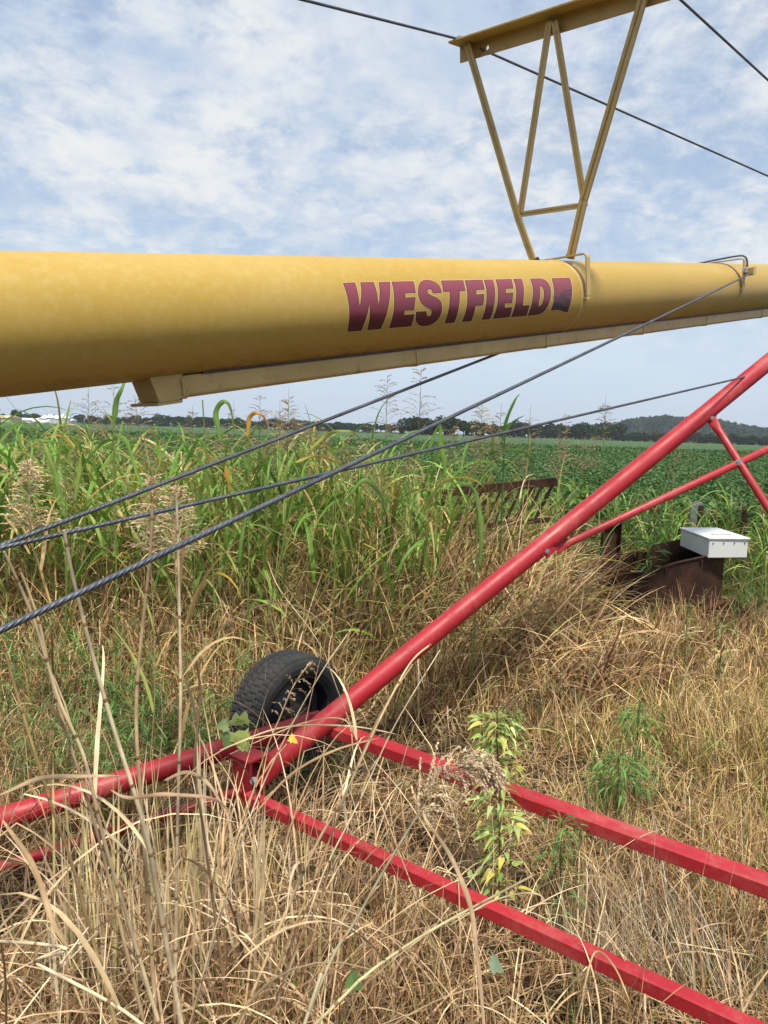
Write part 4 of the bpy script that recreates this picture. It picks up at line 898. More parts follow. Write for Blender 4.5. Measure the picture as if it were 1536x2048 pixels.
stalk_obj(PP([(570, 1900, 1.8), (640, 1730, 1.82), (706, 1554, 1.86), (760, 1430, 1.9), (826, 1328, 1.95)]), .0036, 'darker cane inside the leaning bundle over the red beams', 2, col=(.46, .32, .17))
stalk_obj(PP([(600, 1880, 1.85), (650, 1740, 1.86), (720, 1600, 1.88), (790, 1450, 1.92), (880, 1300, 1.98)]), .0028, 'thin rightmost cane of the leaning bundle', 1)
stalk_obj(PP([(430, 1860, 1.7), (490, 1640, 1.72), (527, 1515, 1.75), (561, 1432, 1.78), (587, 1372, 1.8), (618, 1328, 1.82)]), .0026, 'thin pale stalk with a drooping dead head in front of the tyre', 0)
stalk_obj(PP([(440, 1840, 1.72), (498, 1640, 1.75), (566, 1484, 1.8), (641, 1348, 1.85), (701, 1260, 1.9)]), .0026, 'thin pale stalk crossing the tyre and pointing up right', 0)
stalk_obj(PP([(690, 1420, 2.0), (640, 1290, 2.0), (560, 1180, 2.0), (535, 1120, 2.0)]), .0022, 'thin stalk leaning up left above the tyre', 1)

# seed plumes
def spikelets(A_, p, d, n, L, cols, size=(.004, .007), droop=.3, w=.0022):
    pass
def plume(A_, spine, nb, bl, cols, droop=1.2, nsp=14, size=.0055, w=.0024, side=None):
    sp = np.array(smoothpath(spine, 10)); m = len(sp); f = rng.uniform(0, 1, nb)**.9; idx = np.minimum((f*(m-1)).astype(int), m-2); p = sp[idx]
    T_ = sp[idx+1]-sp[idx]; T_ /= np.linalg.norm(T_, axis=1)[:, None]; r = rng.normal(size=(nb, 3)); r -= T_*np.sum(r*T_, 1)[:, None]; r /= np.linalg.norm(r, axis=1)[:, None]
    L = bl*(1-.55*f)*rng.uniform(.6, 1.2, nb); d0 = T_*.8+r*.6; d0 /= np.linalg.norm(d0, axis=1)[:, None]
    K = 7; pts = [p]; d = d0.copy()
    for k in range(K):
        pts.append(pts[-1]+d*(L/K)[:, None]); d = d+np.array([0, 0, -droop/K]); d /= np.linalg.norm(d, axis=1)[:, None]
    pts = np.stack(pts, 1); c = pal(nb, cols); hw = .00045*np.array([1.3, 1.1, 1, .9, .8, .7, .6, .5])
    s_ = np.cross(pts[:, -1]-pts[:, 0], rng.normal(size=(nb, 3))); s_ /= np.linalg.norm(s_, axis=1)[:, None]+1e-9
    vs = np.stack([pts-s_[:, None, :]*hw[None, :, None], pts+s_[:, None, :]*hw[None, :, None]], 2); b0 = (np.arange(nb)*(K+1)*2)[:, None]+(np.arange(K)*2)[None, :]
    A_.add(vs.reshape(-1, 3), np.stack([b0, b0+1, b0+3, b0+2], -1).reshape(-1, 4), np.repeat(c, (K+1)*2, 0)*.9)
    q = rng.uniform(.15, 1, (nb, nsp))*K; q0 = np.minimum(q.astype(int), K-1); fr = (q-q0)[..., None]; ii = np.arange(nb)[:, None]
    c3 = (pts[ii, q0]*(1-fr)+pts[ii, q0+1]*fr).reshape(-1, 3); dd = (pts[ii, q0+1]-pts[ii, q0]).reshape(-1, 3); dd /= np.linalg.norm(dd, axis=1)[:, None]; dd += rng.normal(0, .35, dd.shape); dd /= np.linalg.norm(dd, axis=1)[:, None]
    N_ = len(c3); s1 = np.cross(dd, rng.normal(size=(N_, 3))); s1 /= np.linalg.norm(s1, axis=1)[:, None]; s2 = np.cross(dd, s1)
    l_ = size*rng.uniform(.7, 1.3, (N_, 1)); w_ = w*rng.uniform(.7, 1.3, (N_, 1)); cc = pal(N_, cols)
    for sd in (s1, s2):
        v4 = np.stack([c3, c3+dd*l_*.45+sd*w_*.5, c3+dd*l_, c3+dd*l_*.45-sd*w_*.5], 1); A_.add(v4.reshape(-1, 3), (np.arange(N_)*4)[:, None]+np.arange(4)[None], np.repeat(cc, 4, 0))
PC = [(.58, .43, .26), (.50, .35, .20), (.66, .52, .35), (.40, .26, .15)]
r_ = stalk_obj(PP([(600, 2075, 1.08), (617, 2025, 1.1), (668, 1908, 1.16), (711, 1841, 1.2), (773, 1732, 1.28), (828, 1642, 1.33), (850, 1610, 1.35)]), .0042, 'bent grey cane ending in a dense drooping tan seed plume over the lower beam', 0, name='plume_stalk', cat='seed stalk', col=(.42, .36, .22))
A_ = Acc(); plume(A_, PP([(832, 1640, 1.33), (868, 1575, 1.36), (920, 1530, 1.38), (968, 1520, 1.4), (992, 1545, 1.41)]), 95, .095, [(.70, .54, .35), (.62, .46, .29), (.78, .64, .44)], droop=1.9, nsp=30, size=.0075, w=.0036); A_.build('seed_plume', M['straw'], r_)
def ribbon_leaf(name, pts, w, col, label, cat='dry leaf', parent=None, mt='straw', col2=None):
    sp = np.array(smoothpath(pts, 10)); m = len(sp); t = np.linspace(0, 1, m); vs = []; cs = []
    W_ = np.interp(t, [0, .15, .5, .85, 1], [.3, .75, 1, .6, .08]) if not parent else np.interp(t, [0, .2, .5, 1], [.4, 1, .8, .05]); c1 = np.array(col); c2 = np.array(col2 or col)
    for i in range(m):
        d = nrm(sp[min(i+1, m-1)]-sp[max(i-1, 0)]); s_ = nrm(np.cross(d, sp[i]-CAM)); u = np.cross(s_, d); a = .5*sin(i*.35)
        s2 = s_*cos(a)+u*sin(a); u2 = np.cross(s2, d); h = w*W_[i]/2*(.66 if not parent else 1)
        vs += [sp[i]-s2*h+u2*h*.4, sp[i], sp[i]+s2*h+u2*h*.4]; c = c1+(c2-c1)*t[i]; cs += [c*.9, c*1.1, c*.85]
    fs = [[3*i+k, 3*i+k+1, 3*i+k+4, 3*i+k+3] for i in range(m-1) for k in range(2)]
    o = mesh_np(name, np.array(vs), fs, M[mt], parent, cols=np.array(cs), smooth=True, off=None if parent else sp[0])
    if label: tag(o, label, cat)
    return o
ribbon_leaf('dry_leaf', PP([(846, 1620, 1.33), (858, 1650, 1.3), (906, 1720, 1.22), (937, 1802, 1.14), (953, 1888, 1.08), (965, 2025, 1.0), (972, 2080, .97)]), .0125, (.40, .31, .17), 'long broad dead leaf hanging from the plume stalk and crossing the lower beam', col2=(.36, .24, .15))
for k, (pts, w, c, lb) in enumerate((
  ([(0, 1590, 1.15), (70, 1560, 1.17), (150, 1552, 1.2), (245, 1552, 1.25)], .012, (.50, .36, .22), 'wide dead leaf arching level across the upper red pipe at far left'),
  ([(222, 1580, 1.3), (262, 1596, 1.3), (340, 1588, 1.32), (430, 1600, 1.35), (470, 1640, 1.36)], .011, (.42, .28, .17), 'wavy dead leaf running level in front of the thin red rod'),
  ([(5, 1640, 1.2), (60, 1720, 1.16), (105, 1840, 1.1), (140, 1900, 1.08)], .014, (.40, .27, .14), 'brown dead leaf folding downwards at the left edge below the red pipe'),
  ([(330, 1560, 1.5), (372, 1545, 1.5), (420, 1570, 1.5), (450, 1625, 1.5)], .013, (.46, .33, .20), 'hooked dead leaf in front of the right end of the upper pipe'),
  ([(500, 1640, 1.7), (575, 1555, 1.72), (670, 1500, 1.75), (760, 1476, 1.78)], .010, (.46, .30, .16), 'dead leaf arching from the plate up right over the upper beam'),
  ([(440, 1500, 2.0), (560, 1456, 2.05), (700, 1452, 2.1), (800, 1470, 2.1)], .008, (.56, .44, .26), 'straw lying level across the junction of the red pipes'),
  ([(460, 1508, 2.02), (600, 1448, 2.1), (690, 1440, 2.12), (706, 1500, 2.1), (712, 1560, 2.05)], .006, (.52, .38, .22), 'thin straw bent over the pipe junction and dropping at its right'),
  ([(900, 1850, 1.55), (990, 1800, 1.6), (1080, 1790, 1.62), (1105, 1860, 1.6)], .006, (.5, .42, .24), 'thin curling leaf over the middle of the lower beam'),
  ([(1165, 1990, 1.5), (1190, 1905, 1.55), (1230, 1935, 1.52), (1262, 2010, 1.48)], .007, (.5, .34, .16), 'dead blade looped over the lower beam near the bottom edge'),
)): ribbon_leaf('dry_leaf', PP(pts), w, c, lb)
# drooping dead head in front of the tyre
A_ = Acc(); plume(A_, PP([(585, 1380, 1.8), (606, 1345, 1.81), (622, 1330, 1.82)]), 12, .05, PC, droop=2.5, nsp=8, size=.008, w=.003)
plume(A_, PP([(560, 1440, 1.78), (580, 1385, 1.8)]), 8, .045, PC, droop=2.5, nsp=8, size=.008, w=.003)
tag(A_.build('seed_head', M['straw'], off=P(590, 1380, 1.8)), 'small drooping dead seed head in front of the tyre', 'seed head')

# tall grass stalks with open panicles against the sky
JC = [(.34, .27, .15), (.26, .18, .11), (.46, .38, .2), (.42, .28, .16)]
def open_panicle(seed, H=.42, W=.16, dense=1.0, cols=JC):
    st = np.random.get_state(); A2 = Acc(); nb = int(52*dense); f = np.sort(rng.uniform(0, 1, nb)); z = f*H*.92
    az = rng.uniform(0, 2*pi, nb); L = W*(1.15-.85*f)*rng.uniform(.6, 1.2, nb); K = 6
    th = rng.uniform(.55, .95, nb); pts = [np.stack([0*z, 0*z, z], 1)]
    for k in range(K):
        pts.append(pts[-1]+np.stack([np.sin(th)*np.cos(az), np.sin(th)*np.sin(az), np.cos(th)], 1)*(L/K)[:, None]); th = th+rng.uniform(.08, .28, nb)
    pts = np.stack(pts, 1); c = pal(nb, cols); hw = np.full(K+1, .0009); s_ = np.stack([-np.sin(az), np.cos(az), 0*az], 1); up = np.tile(np.array([0, 0, 1.0]), (nb, 1))
    for sd in (s_, up):
        vs = np.stack([pts-sd[:, None]*hw[None, :, None], pts+sd[:, None]*hw[None, :, None]], 2); b0 = (np.arange(nb)*(K+1)*2)[:, None]+(np.arange(K)*2)[None, :]
        A2.add(vs.reshape(-1, 3), np.stack([b0, b0+1, b0+3, b0+2], -1).reshape(-1, 4), np.repeat(c, (K+1)*2, 0))
    nsp = 12; q = rng.uniform(1.5, K, (nb, nsp)); q0 = np.minimum(q.astype(int), K-1); fr = (q-q0)[..., None]; ii = np.arange(nb)[:, None]
    c3 = (pts[ii, q0]*(1-fr)+pts[ii, q0+1]*fr).reshape(-1, 3); dd = (pts[ii, q0+1]-pts[ii, q0]).reshape(-1, 3); dd /= np.linalg.norm(dd, axis=1)[:, None]; dd += rng.normal(0, .25, dd.shape)
    N_ = len(c3); s1 = np.cross(dd, rng.normal(size=(N_, 3))); s1 /= np.linalg.norm(s1, axis=1)[:, None]; l_ = .011*rng.uniform(.7, 1.4, (N_, 1)); w_ = .0042
    cc = pal(N_, cols); v4 = np.stack([c3, c3+dd*l_*.5+s1*w_*.5, c3+dd*l_, c3+dd*l_*.5-s1*w_*.5], 1); A2.add(v4.reshape(-1, 3), (np.arange(N_)*4)[:, None]+np.arange(4)[None], np.repeat(cc, 4, 0))
    return A2
def seed_stalk(px, pytop, d, label, group=None, dense=1.0, cols=JC, H=.42, W=.16, leanx=0.0, nl=5, green=.9, r=.0032):
    topP = P(px, pytop, d); base = V(topP[0]+leanx, topP[1]+rng.uniform(-.15, .15), 0); L = topP[2]; root = empty('seed_grass', base, label=label, cat='tall grass', group=group)
    neck = base+(topP-base)*(1-H/L); bow = V(rng.normal(0, .03), rng.normal(0, .03), 0)
    sp = smoothpath([base, base+(neck-base)*.5+bow, neck, topP], 8); b = MB(); cg = (.22, .27, .09) if green > .5 else (.46, .37, .18)
    b.col = cg; m = len(sp); b.tube(sp, [r*(1-.75*i/m) for i in range(m)], 6); b.build('stem', M['grass'], root, colors=True)
    A2 = open_panicle(0, H*rng.uniform(.8, 1.15), W*rng.uniform(.75, 1.35), dense*rng.uniform(.7, 1.2), cols); dirv = nrm(topP-neck); q = Vector((0, 0, 1)).rotation_difference(Vector(dirv)); R3 = np.array(q.to_matrix())
    v = np.concatenate(A2.v)@R3.T+neck; mesh_np('panicle', v, np.concatenate(A2.f), M['straw'], root, cols=np.concatenate(A2.c), smooth=True)
    for k in range(nl):
        f = .25+.6*k/max(nl-1, 1); p = base+(neck-base)*f+bow*(.8 if abs(f-.5) < .3 else .4); isg = rng.random() < green; cb = pal(1, GRN if isg else STRAW); ct = cb*1.1 if rng.random() < .75 else pal(1, YEL)
        Acc().add(*blades(p[None], V(rng.uniform(.35, .7)), V(rng.uniform(.012, .024)), V(rng.uniform(0, 6.28)), V(rng.uniform(.2, .6)), V(rng.uniform(.8, 2.3)), cb, ct, seg=9, twist=.3, crease=True, pw=1.8)).build('blade', M['grass'], root)
    return root
for px, top, d, lb, kw in (
 (177, 765, 4.9, 'leftmost tall seed grass, thin dark open panicle against the sky', {}),
 (228, 760, 4.7, 'second tall seed grass from the left, open panicle beside a thick green cane', dict(leanx=-.05)),
 (268, 790, 4.3, 'leaning seed grass whose panicle rises just left of the yellow end shoe', dict(leanx=.25)),
 (385, 812, 5.2, 'seed grass with a low panicle right of the green curling blades', {}),
 (468, 800, 5.4, 'faint open seed panicle under the middle of the yellow channel', {}),
 (520, 790, 5.1, 'seed grass under the channel, left of the dense tan seed head', {}),
 (578, 776, 4.6, 'dense tan drooping seed head below the yellow channel', dict(dense=1.8, cols=[(.50, .36, .20), (.42, .28, .16), (.58, .46, .30)], W=.13)),
 (560, 800, 5.0, 'seed grass close left of the dense tan head', dict(dense=1.3, cols=PC)),
 (775, 752, 4.9, 'tall seed grass with an open panicle, left one of the pair at the picture centre', dict(dense=.8)),
 (842, 738, 4.9, 'tallest open seed panicle at the picture centre, right one of the pair', dict(dense=.9)),
 (735, 850, 5.2, 'small seed head just below the horizon left of the centre pair', dict(cols=PC)),
 (965, 800, 5.6, 'pale bushy seed head left of the dark green canes', dict(dense=1.5, cols=[(.44, .38, .18), (.5, .42, .24)], W=.13)),
 (1003, 806, 5.8, 'pale seed head directly over the dark green canes', dict(dense=1.1, cols=[(.44, .38, .2), (.36, .3, .16)])),
 (1062, 808, 6.0, 'thin seed panicle right of the dark green canes', dict(dense=.7)),
 (1132, 838, 6.2, 'brownish seed head left of the steep red pipe, above the rusty rack', dict(dense=1.2, cols=PC)),
 (1212, 788, 6.0, 'tall pale panicle nearest the steep red pipe', dict(dense=1.0, cols=[(.44, .38, .2), (.36, .3, .16)], W=.13)),
 (1385, 878, 7.0, 'slender pale stalk right of the steep red pipe, before the field', dict(dense=.4, green=0, nl=2)),
 (1350, 895, 7.0, 'shorter slender stalk right of the steep red pipe', dict(dense=.4, green=0, nl=2)),
 (55, 905, 3.2, 'pale seed head at the left edge above the cables', dict(cols=[(.80, .64, .40), (.72, .54, .32), (.86, .72, .5)], dense=3.0, green=.2, W=.10, H=.36)),
 (305, 935, 3.0, 'bushy tan seed head touching the upper cable', dict(cols=[(.80, .64, .40), (.72, .54, .32), (.86, .72, .5)], dense=3.0, green=.2, W=.10, H=.36)),
 (355, 945, 3.0, 'second bushy tan seed head touching the upper cable, the right one', dict(cols=[(.80, .64, .40), (.72, .54, .32), (.86, .72, .5)], dense=3.0, green=.2, W=.10, H=.36)),
): seed_stalk(px, top, d, lb, **kw)
n = 0
for px, top, d in ((420, 850, 5.6), (500, 848, 5.7), (620, 860, 5.4), (655, 858, 5.7), (690, 870, 5.3), (540, 870, 5.5), (335, 870, 5.5), (910, 850, 5.8), (1040, 880, 6.2), (1165, 880, 6.4), (1190, 860, 6.5), (605, 830, 5.5), (445, 870, 4.9), (700, 850, 5.0), (725, 880, 4.8), (640, 840, 5.2), (950, 850, 5.2), (985, 835, 5.3), (1120, 870, 5.6), (90, 880, 4.8), (300, 880, 4.9), (150, 900, 4.4), (820, 870, 4.8), (765, 900, 4.7)):
    seed_stalk(px, top+rng.uniform(-6, 6), d, 'tan seed head poking up among the green blades near the horizon line', 'low seed heads among the green blades', dense=1.0, cols=PC+JC, W=.10, H=.34)
# thick green canes that stand out
def big_cane(px, pytop, d, label, leaves, r=.005, col=(.24, .32, .08), px0=None, base_py=None):
    top = P(px, pytop, d); b0 = P(px0 if px0 else px, pytop, d); base = V(b0[0], b0[1], 0); root = empty('green_cane', base, label=label, cat='cane'); b = MB(); b.col = col
    b.tube(smoothpath([base, (base+top)/2+V(.01, 0, 0), top], 8), [r*(1-.3*i/16) for i in range(17)], 8); b.build('stem', M['grass'], root, colors=True)
    for pts, w, c, c2 in leaves: ribbon_leaf('blade', [P(a, q, d+e) for a, q, e in pts], w, c, None, parent=root, mt='grass', col2=c2)
G1, G2, Y1, O1 = (.13, .25, .04), (.20, .34, .07), (.42, .42, .10), (.62, .33, .05)
big_cane(226, 835, 3.6, 'thick green cane at left with one broad blade rising past the tube', [([(226, 850, 0), (232, 810, 0), (244, 775, .0), (262, 735, .02)], .03, G1, G2), ([(226, 870, 0), (250, 880, -.05), (275, 950, -.1), (300, 1010, -.1)], .022, G1, G2), ([(226, 880, 0), (200, 890, .05), (170, 930, .1), (150, 1000, .1)], .018, G2, G2), ([(228, 850, 0), (215, 830, 0), (205, 815, 0)], .012, Y1, G2)])
big_cane(405, 800, 4.2, 'pale green cane under the channel leaning slightly left', [([(440, 880, 0), (432, 830, 0), (446, 803, 0), (460, 815, 0), (470, 870, 0)], .034, G2, G1), ([(410, 900, 0), (395, 880, 0), (370, 930, .1), (355, 980, .1)], .02, G2, G2)], px0=440)
big_cane(497, 870, 4.4, 'cane with an orange dying blade bent over at its top', [([(495, 872, 0), (498, 840, 0), (512, 825, 0), (528, 835, 0), (540, 860, 0)], .03, O1, (.5, .25, .12))])
big_cane(672, 885, 4.3, 'green cane left of centre with a pale blade folded to the right', [([(620, 900, 0), (650, 872, 0), (680, 862, 0), (710, 868, 0), (740, 905, 0)], .022, Y1, G2), ([(590, 925, .1), (630, 912, .1), (680, 925, 0)], .02, Y1, O1)])
big_cane(882, 960, 4.6, 'broad green blades standing just left of the dark green canes', [([(890, 950, 0), (884, 900, 0), (880, 852, 0), (872, 842, 0)], .034, G2, G1), ([(855, 905, 0), (868, 870, 0), (885, 840, 0)], .022, G1, G2)])
big_cane(1010, 850, 5.6, 'dark green cane cluster right of centre with pointed blades', [([(1005, 880, 0), (1012, 845, 0), (1030, 800, 0), (1040, 788, 0)], .03, (.06, .13, .03), G1), ([(1000, 890, 0), (1020, 850, 0), (1050, 830, 0)], .024, (.06, .13, .03), G1), ([(1000, 900, 0), (1050, 905, -.1), (1080, 960, -.1)], .026, (.07, .14, .04), G1), ([(1000, 900, 0), (960, 920, 0), (940, 980, 0)], .026, (.07, .14, .04), G1), ([(995, 930, 0), (985, 890, 0), (1000, 855, 0)], .03, (.08, .16, .04), G1)], r=.008, col=(.10, .18, .05))
big_cane(590, 975, 3.4, 'cane with a dying orange blade hanging under the cable, left of centre', [([(452, 935, 0), (456, 960, 0), (458, 985, 0)], .022, O1, (.5, .2, .06))], px0=470)
big_cane(130, 930, 4.0, 'green cane at left whose blades arch over at eye level', [([(120, 1000, 0), (105, 930, 0), (88, 890, 0), (70, 885, 0), (40, 905, 0)], .022, G2, Y1), ([(75, 882, 0), (110, 884, 0), (150, 905, 0)], .012, G2, G2), ([(118, 1010, 0), (108, 940, 0), (85, 893, 0)], .03, G2, G1), ([(150, 1000, 0), (160, 930, 0), (163, 905, 0)], .024, G2, Y1)], px0=120)
big_cane(955, 985, 4.2, 'broad green blade curving over the rusty rack end', [([(960, 1130, 0), (962, 1040, 0), (950, 985, 0), (925, 965, .05), (905, 970, .1)], .030, G2, (.16, .24, .09)), ([(770, 1000, 0), (730, 960, 0), (700, 990, 0), (665, 1040, 0)], .028, (.15, .26, .08), G2)], px0=960)

# ---- broad-leaved weeds
def leafquad(A_, p, d, L, w, col, droopz=-.5):
    pass
def weed(px, pybase, d, H, label, nleaf=60, Ls=(.05, .10), cols=None, lean=(0, 0), droop=1.2, spread=.10, narrow=.42, name='leafy_weed', top_tassel=False):
    b0 = P(px, pybase, d); base = V(b0[0], b0[1], 0); top = base+V(lean[0], lean[1], H); root = empty(name, base, label=label, cat='weed')
    sp = smoothpath([base, base+V(lean[0]*.3, lean[1]*.3, H*.5), top, top+V(.05, -.03, -.03)], 8); b = MB(); b.col = (.16, .18, .06); b.tube(sp, [.004*(1-.6*i/len(sp)) for i in range(len(sp))], 8); b.build('stem', M['grass'], root, colors=True)
    f = rng.uniform(.06, 1, nleaf)**(.42 if top_tassel else .62); idx = (f*16).astype(int); p = np.array(sp)[idx]; az = rng.uniform(0, 2*pi, nleaf)
    cols = cols or [(.36, .48, .13), (.28, .42, .11), (.46, .55, .22), (.30, .44, .14), (.58, .50, .12)]
    L = rng.uniform(*Ls, nleaf); th = rng.uniform(.7, 1.6, nleaf); c = pal(nleaf, cols)
    pet = p+np.stack([np.cos(az), np.sin(az), 0*az], 1)*(spread*rng.uniform(.15, 1, nleaf))[:, None]+np.array([0, 0, -.01])
    A2 = Acc(); A2.add(*blades(p, np.linalg.norm(pet-p, axis=1)*1.05, np.full(nleaf, .002), az, np.full(nleaf, 1.2), np.full(nleaf, .5), c, c, seg=3, twist=.1, taper=.1))
    A2.add(*blades(pet, L, L*narrow, az+rng.normal(0, .4, nleaf), th+.6, np.full(nleaf, droop), c, c*1.08, seg=6, twist=.4, taper=1.0, crease=True)); A2.build('foliage', M['grass'], root)
    if top_tassel:
        A3 = Acc(); plume(A3, [top-V(0, 0, .16), top-V(0, 0, .05), top+V(.06, -.02, .0), top+V(.10, -.03, -.12)], 40, .07, [(.36, .44, .12), (.42, .48, .16)], droop=2.2, nsp=10, size=.008, w=.004); A3.build('flower_tassel', M['grass'], root)
    return root
weed(1003, 1740, 2.3, .74, 'bright yellow green leafy weed with drooping top beside the tan plume', 260, (.03, .068), [(.42, .54, .16), (.34, .48, .13), (.52, .60, .24), (.30, .44, .14), (.60, .54, .14)], lean=(-.02, .10), droop=.8, spread=.065, top_tassel=True)
weed(1120, 1760, 2.3, .44, 'drooping feathery green weed standing at the upper red beam', 110, (.05, .10), [(.14, .26, .07), (.20, .33, .10), (.10, .18, .05)], narrow=.10, droop=1.8, spread=.06)
weed(1270, 1560, 3.15, .50, 'green drooping weed right of centre above the upper beam', 200, (.06, .10), [(.18, .32, .08), (.26, .40, .10), (.12, .22, .06)], narrow=.11, droop=1.9, spread=.08)
weed(1235, 1600, 3.05, .32, 'low green nodding weed just below the taller drooping one', 200, (.06, .10), [(.12, .26, .06), (.18, .33, .09)], narrow=.11, droop=1.9, spread=.12)
weed(1440, 1330, 4.6, .55, 'pale curled weed tip in front of the rusty trough, right one', 40, (.06, .1), [(.26, .38, .12), (.20, .3, .09)], narrow=.14, droop=2.0, spread=.06)
weed(1368, 1330, 4.7, .60, 'pale curled weed tip in front of the rusty trough, left one', 40, (.05, .09), [(.26, .38, .12), (.20, .3, .09)], narrow=.14, droop=2.0, spread=.05)
weed(1300, 1200, 6.6, 1.0, 'upright leafy green weed growing inside the rusty trough', 130, (.08, .14), [(.10, .20, .05), (.14, .27, .06), (.20, .34, .08)], narrow=.24, droop=.6, spread=.12)
weed(1260, 1190, 6.9, 1.1, 'dark bushy weed between the steep pipe and the trough', 160, (.07, .13), [(.06, .12, .03), (.09, .17, .045)], narrow=.24, droop=.6, spread=.14)
weed(1140, 1150, 7.0, 1.15, 'broad leaved dark green weed behind the right end of the rusty rack', 140, (.10, .16), [(.07, .15, .035), (.10, .20, .05), (.14, .25, .06)], narrow=.5, droop=.6, spread=.14)
weed(1180, 1150, 7.3, 1.0, 'shorter broad leaved weed touching the steep red pipe', 110, (.10, .15), [(.08, .16, .04), (.12, .22, .05)], narrow=.45, droop=.6, spread=.14)
weed(1220, 1150, 7.4, 1.05, 'dark weed seen under the steep red pipe', 120, (.08, .14), [(.06, .13, .03), (.10, .18, .05)], narrow=.3, droop=.6, spread=.14)
# vine over the pipe end
vr = empty('vine', P(480, 1500, 2.6), label='vine sprig with pale lobed leaves hanging over the red pipe in front of the tyre', cat='vine')
b = MB(); b.col = (.22, .28, .08); b.tube(smoothpath([V(P(528, 1660, 2.6)[0], P(528, 1660, 2.6)[1], 0)]+PP([(528, 1660, 2.6), (527, 1560, 2.6), (520, 1480, 2.6), (505, 1447, 2.6), (488, 1452, 2.6), (470, 1468, 2.6)]), 6), .0022, 6); b.build('stem', M['grass'], vr, colors=True)
def lobed(name, c, ax, nrmv, L, col, parent):
    ax, nv = nrm(ax), nrm(nrmv); s_ = nrm(np.cross(ax, nv)); nv = np.cross(s_, ax)
    out_ = [(0, 0), (.10, .28), (-.02, .5), (.22, .42), (.42, .52), (.5, .30), (.75, .22), (1, 0), (.75, -.22), (.5, -.30), (.42, -.52), (.22, -.42), (-.02, -.5), (.10, -.28)]
    vs = [c+ax*L*.35+nv*L*.02]+[c+ax*L*a+s_*L*q+nv*L*(.12*abs(q)-.15*a*a) for a, q in out_]; n = len(out_)
    return mesh_np(name, np.array(vs), np.array([[0, 1+k, 1+(k+1) % n] for k in range(n)]), M['grass'], parent, cols=np.array([col]*len(vs)), smooth=False)
for px, py, ax2, L, c in ((472, 1452, (.0, -1), .05, (.34, .42, .16)), (478, 1460, (.15, 1), .075, (.40, .48, .14)), (462, 1462, (-.3, 1), .065, (.20, .32, .12)), (458, 1450, (-1, .1), .05, (.30, .40, .16)), (484, 1448, (.3, -1), .05, (.34, .42, .14)), (484, 1470, (.3, 1), .06, (.24, .34, .10))):
    c3 = P(px, py, 2.58); a3 = P(px+ax2[0]*20, py+ax2[1]*20, 2.57)-c3; lobed('leaf', c3, a3, -ray(px, py)+V(rng.normal(0, .3), 0, rng.normal(.3, .3)), L, c, vr)
for px, py, L, c, lb, dd in ((578, 1474, .04, (.70, .58, .08), 'bright yellow fallen leaf on the red pipe in front of the tyre', 2.7), (693, 1955, .05, (.10, .18, .05), 'small green leaf on the ground at the lower centre', 1.75), (978, 1922, .05, (.22, .30, .20), 'small grey green leaf on the ground below the lower beam', 1.9), (935, 1745, .028, (.34, .46, .16), 'single small round green leaf above the lower beam', 2.2)):
    p = P(px, py, dd); o = lobed('fallen_leaf', p, P(px+20, py+12, dd)-p, V(.1, -.5, 1), L, c, None); o.location = p
    for v in o.data.vertices: v.co -= Vector(p)
    tag(o, lb, 'leaf')
# pale wiry dead weed at lower right
A_ = Acc()
root_ = onz(1420, 2030); n = 150
x = root_[0]+rng.normal(0, .10, n); y = root_[1]+rng.normal(0, .05, n); c0 = pal(n, [(.78, .68, .50), (.66, .54, .36), (.82, .74, .58), (.46, .34, .20)], jit=.08)
A_.add(*blades(g(x, y), rng.uniform(.25, .62, n), rng.uniform(.0016, .0032, n), rng.normal(2.25, .5, n), rng.normal(.75, .3, n), rng.normal(-.1, .6, n), c0*.8, c0, seg=6, twist=1, taper=.4))
n = 110; x = root_[0]-.28+rng.normal(0, .08, n); y = root_[1]+.05+rng.normal(0, .05, n); c0 = pal(n, [(.78, .66, .46), (.62, .48, .30)], jit=.08)
A_.add(*blades(g(x, y), rng.uniform(.2, .42, n), rng.uniform(.0012, .0022, n), rng.uniform(0, 6.28, n), np.abs(rng.normal(.15, .15, n)), rng.normal(.1, .2, n), c0*.8, c0, seg=6, twist=1, taper=.4))
tag(A_.build('wiry_weed', M['straw'], off=root_), 'pale bleached wiry dead weed fanning out below the upper beam at lower right', 'dead weed')
# tiny white flowers, right edge
n = 160; x, y = onz(1500, 1140)[0]+rng.normal(0, .7, n), onz(1500, 1140)[1]-.6+rng.normal(0, .8, n); z = rng.uniform(.3, .75, n)
tag(leaf_cloud('white_flowers', np.stack([x, y, z], 1), np.full(n, .022), M['grass'], pal(n, [(.8, .82, .8)], jit=.05), tilt=.6, width=1.0), label='tiny white flowers scattered through the weeds behind the grey box', cat='flowers', kind='stuff')

# ------------------------------------------------------------ SCRAP
def qd(px, py, d): return P(px, py, d)
# rusty rack: long angle rail with slanted slats on a lower rail
rk = empty('rusty_rack', onz(1010, 1130), label='long rusty iron rack with slanted slats half buried in fallen grass', cat='rusty rack')
RD = 6.5
r0, r1 = qd(888, 978, RD+.1), qd(1118, 956, RD); rdv = nrm(r1-r0); rup = V(0, 0, 1); rin = nrm(np.cross(rup, rdv))
Lr = np.linalg.norm(r1-r0)
b = MB(); b.box((r0+r1)/2, rdv, rin, rup, Lr/2, .055, .008); b.box((r0+r1)/2-rin*.05-rup*.03, rdv, rin, rup, Lr/2, .006, .035); b.build('top_rail', M['rust'], rk)
b = MB(); b.box((r0+r1)/2-rup*.36-rin*.02-rdv*.05, rdv, rin, rup, Lr/2, .03, .02); b.build('bottom_rail', M['rust'], rk)
for k in range(11):
    t_ = .08+.088*k; p = r0+(r1-r0)*t_-rup*.03; q = p-rup*.34-rdv*.16
    b = MB(); b.bar(p, q, rin, .014, .10); b.build('slat', M['rust'], rk)
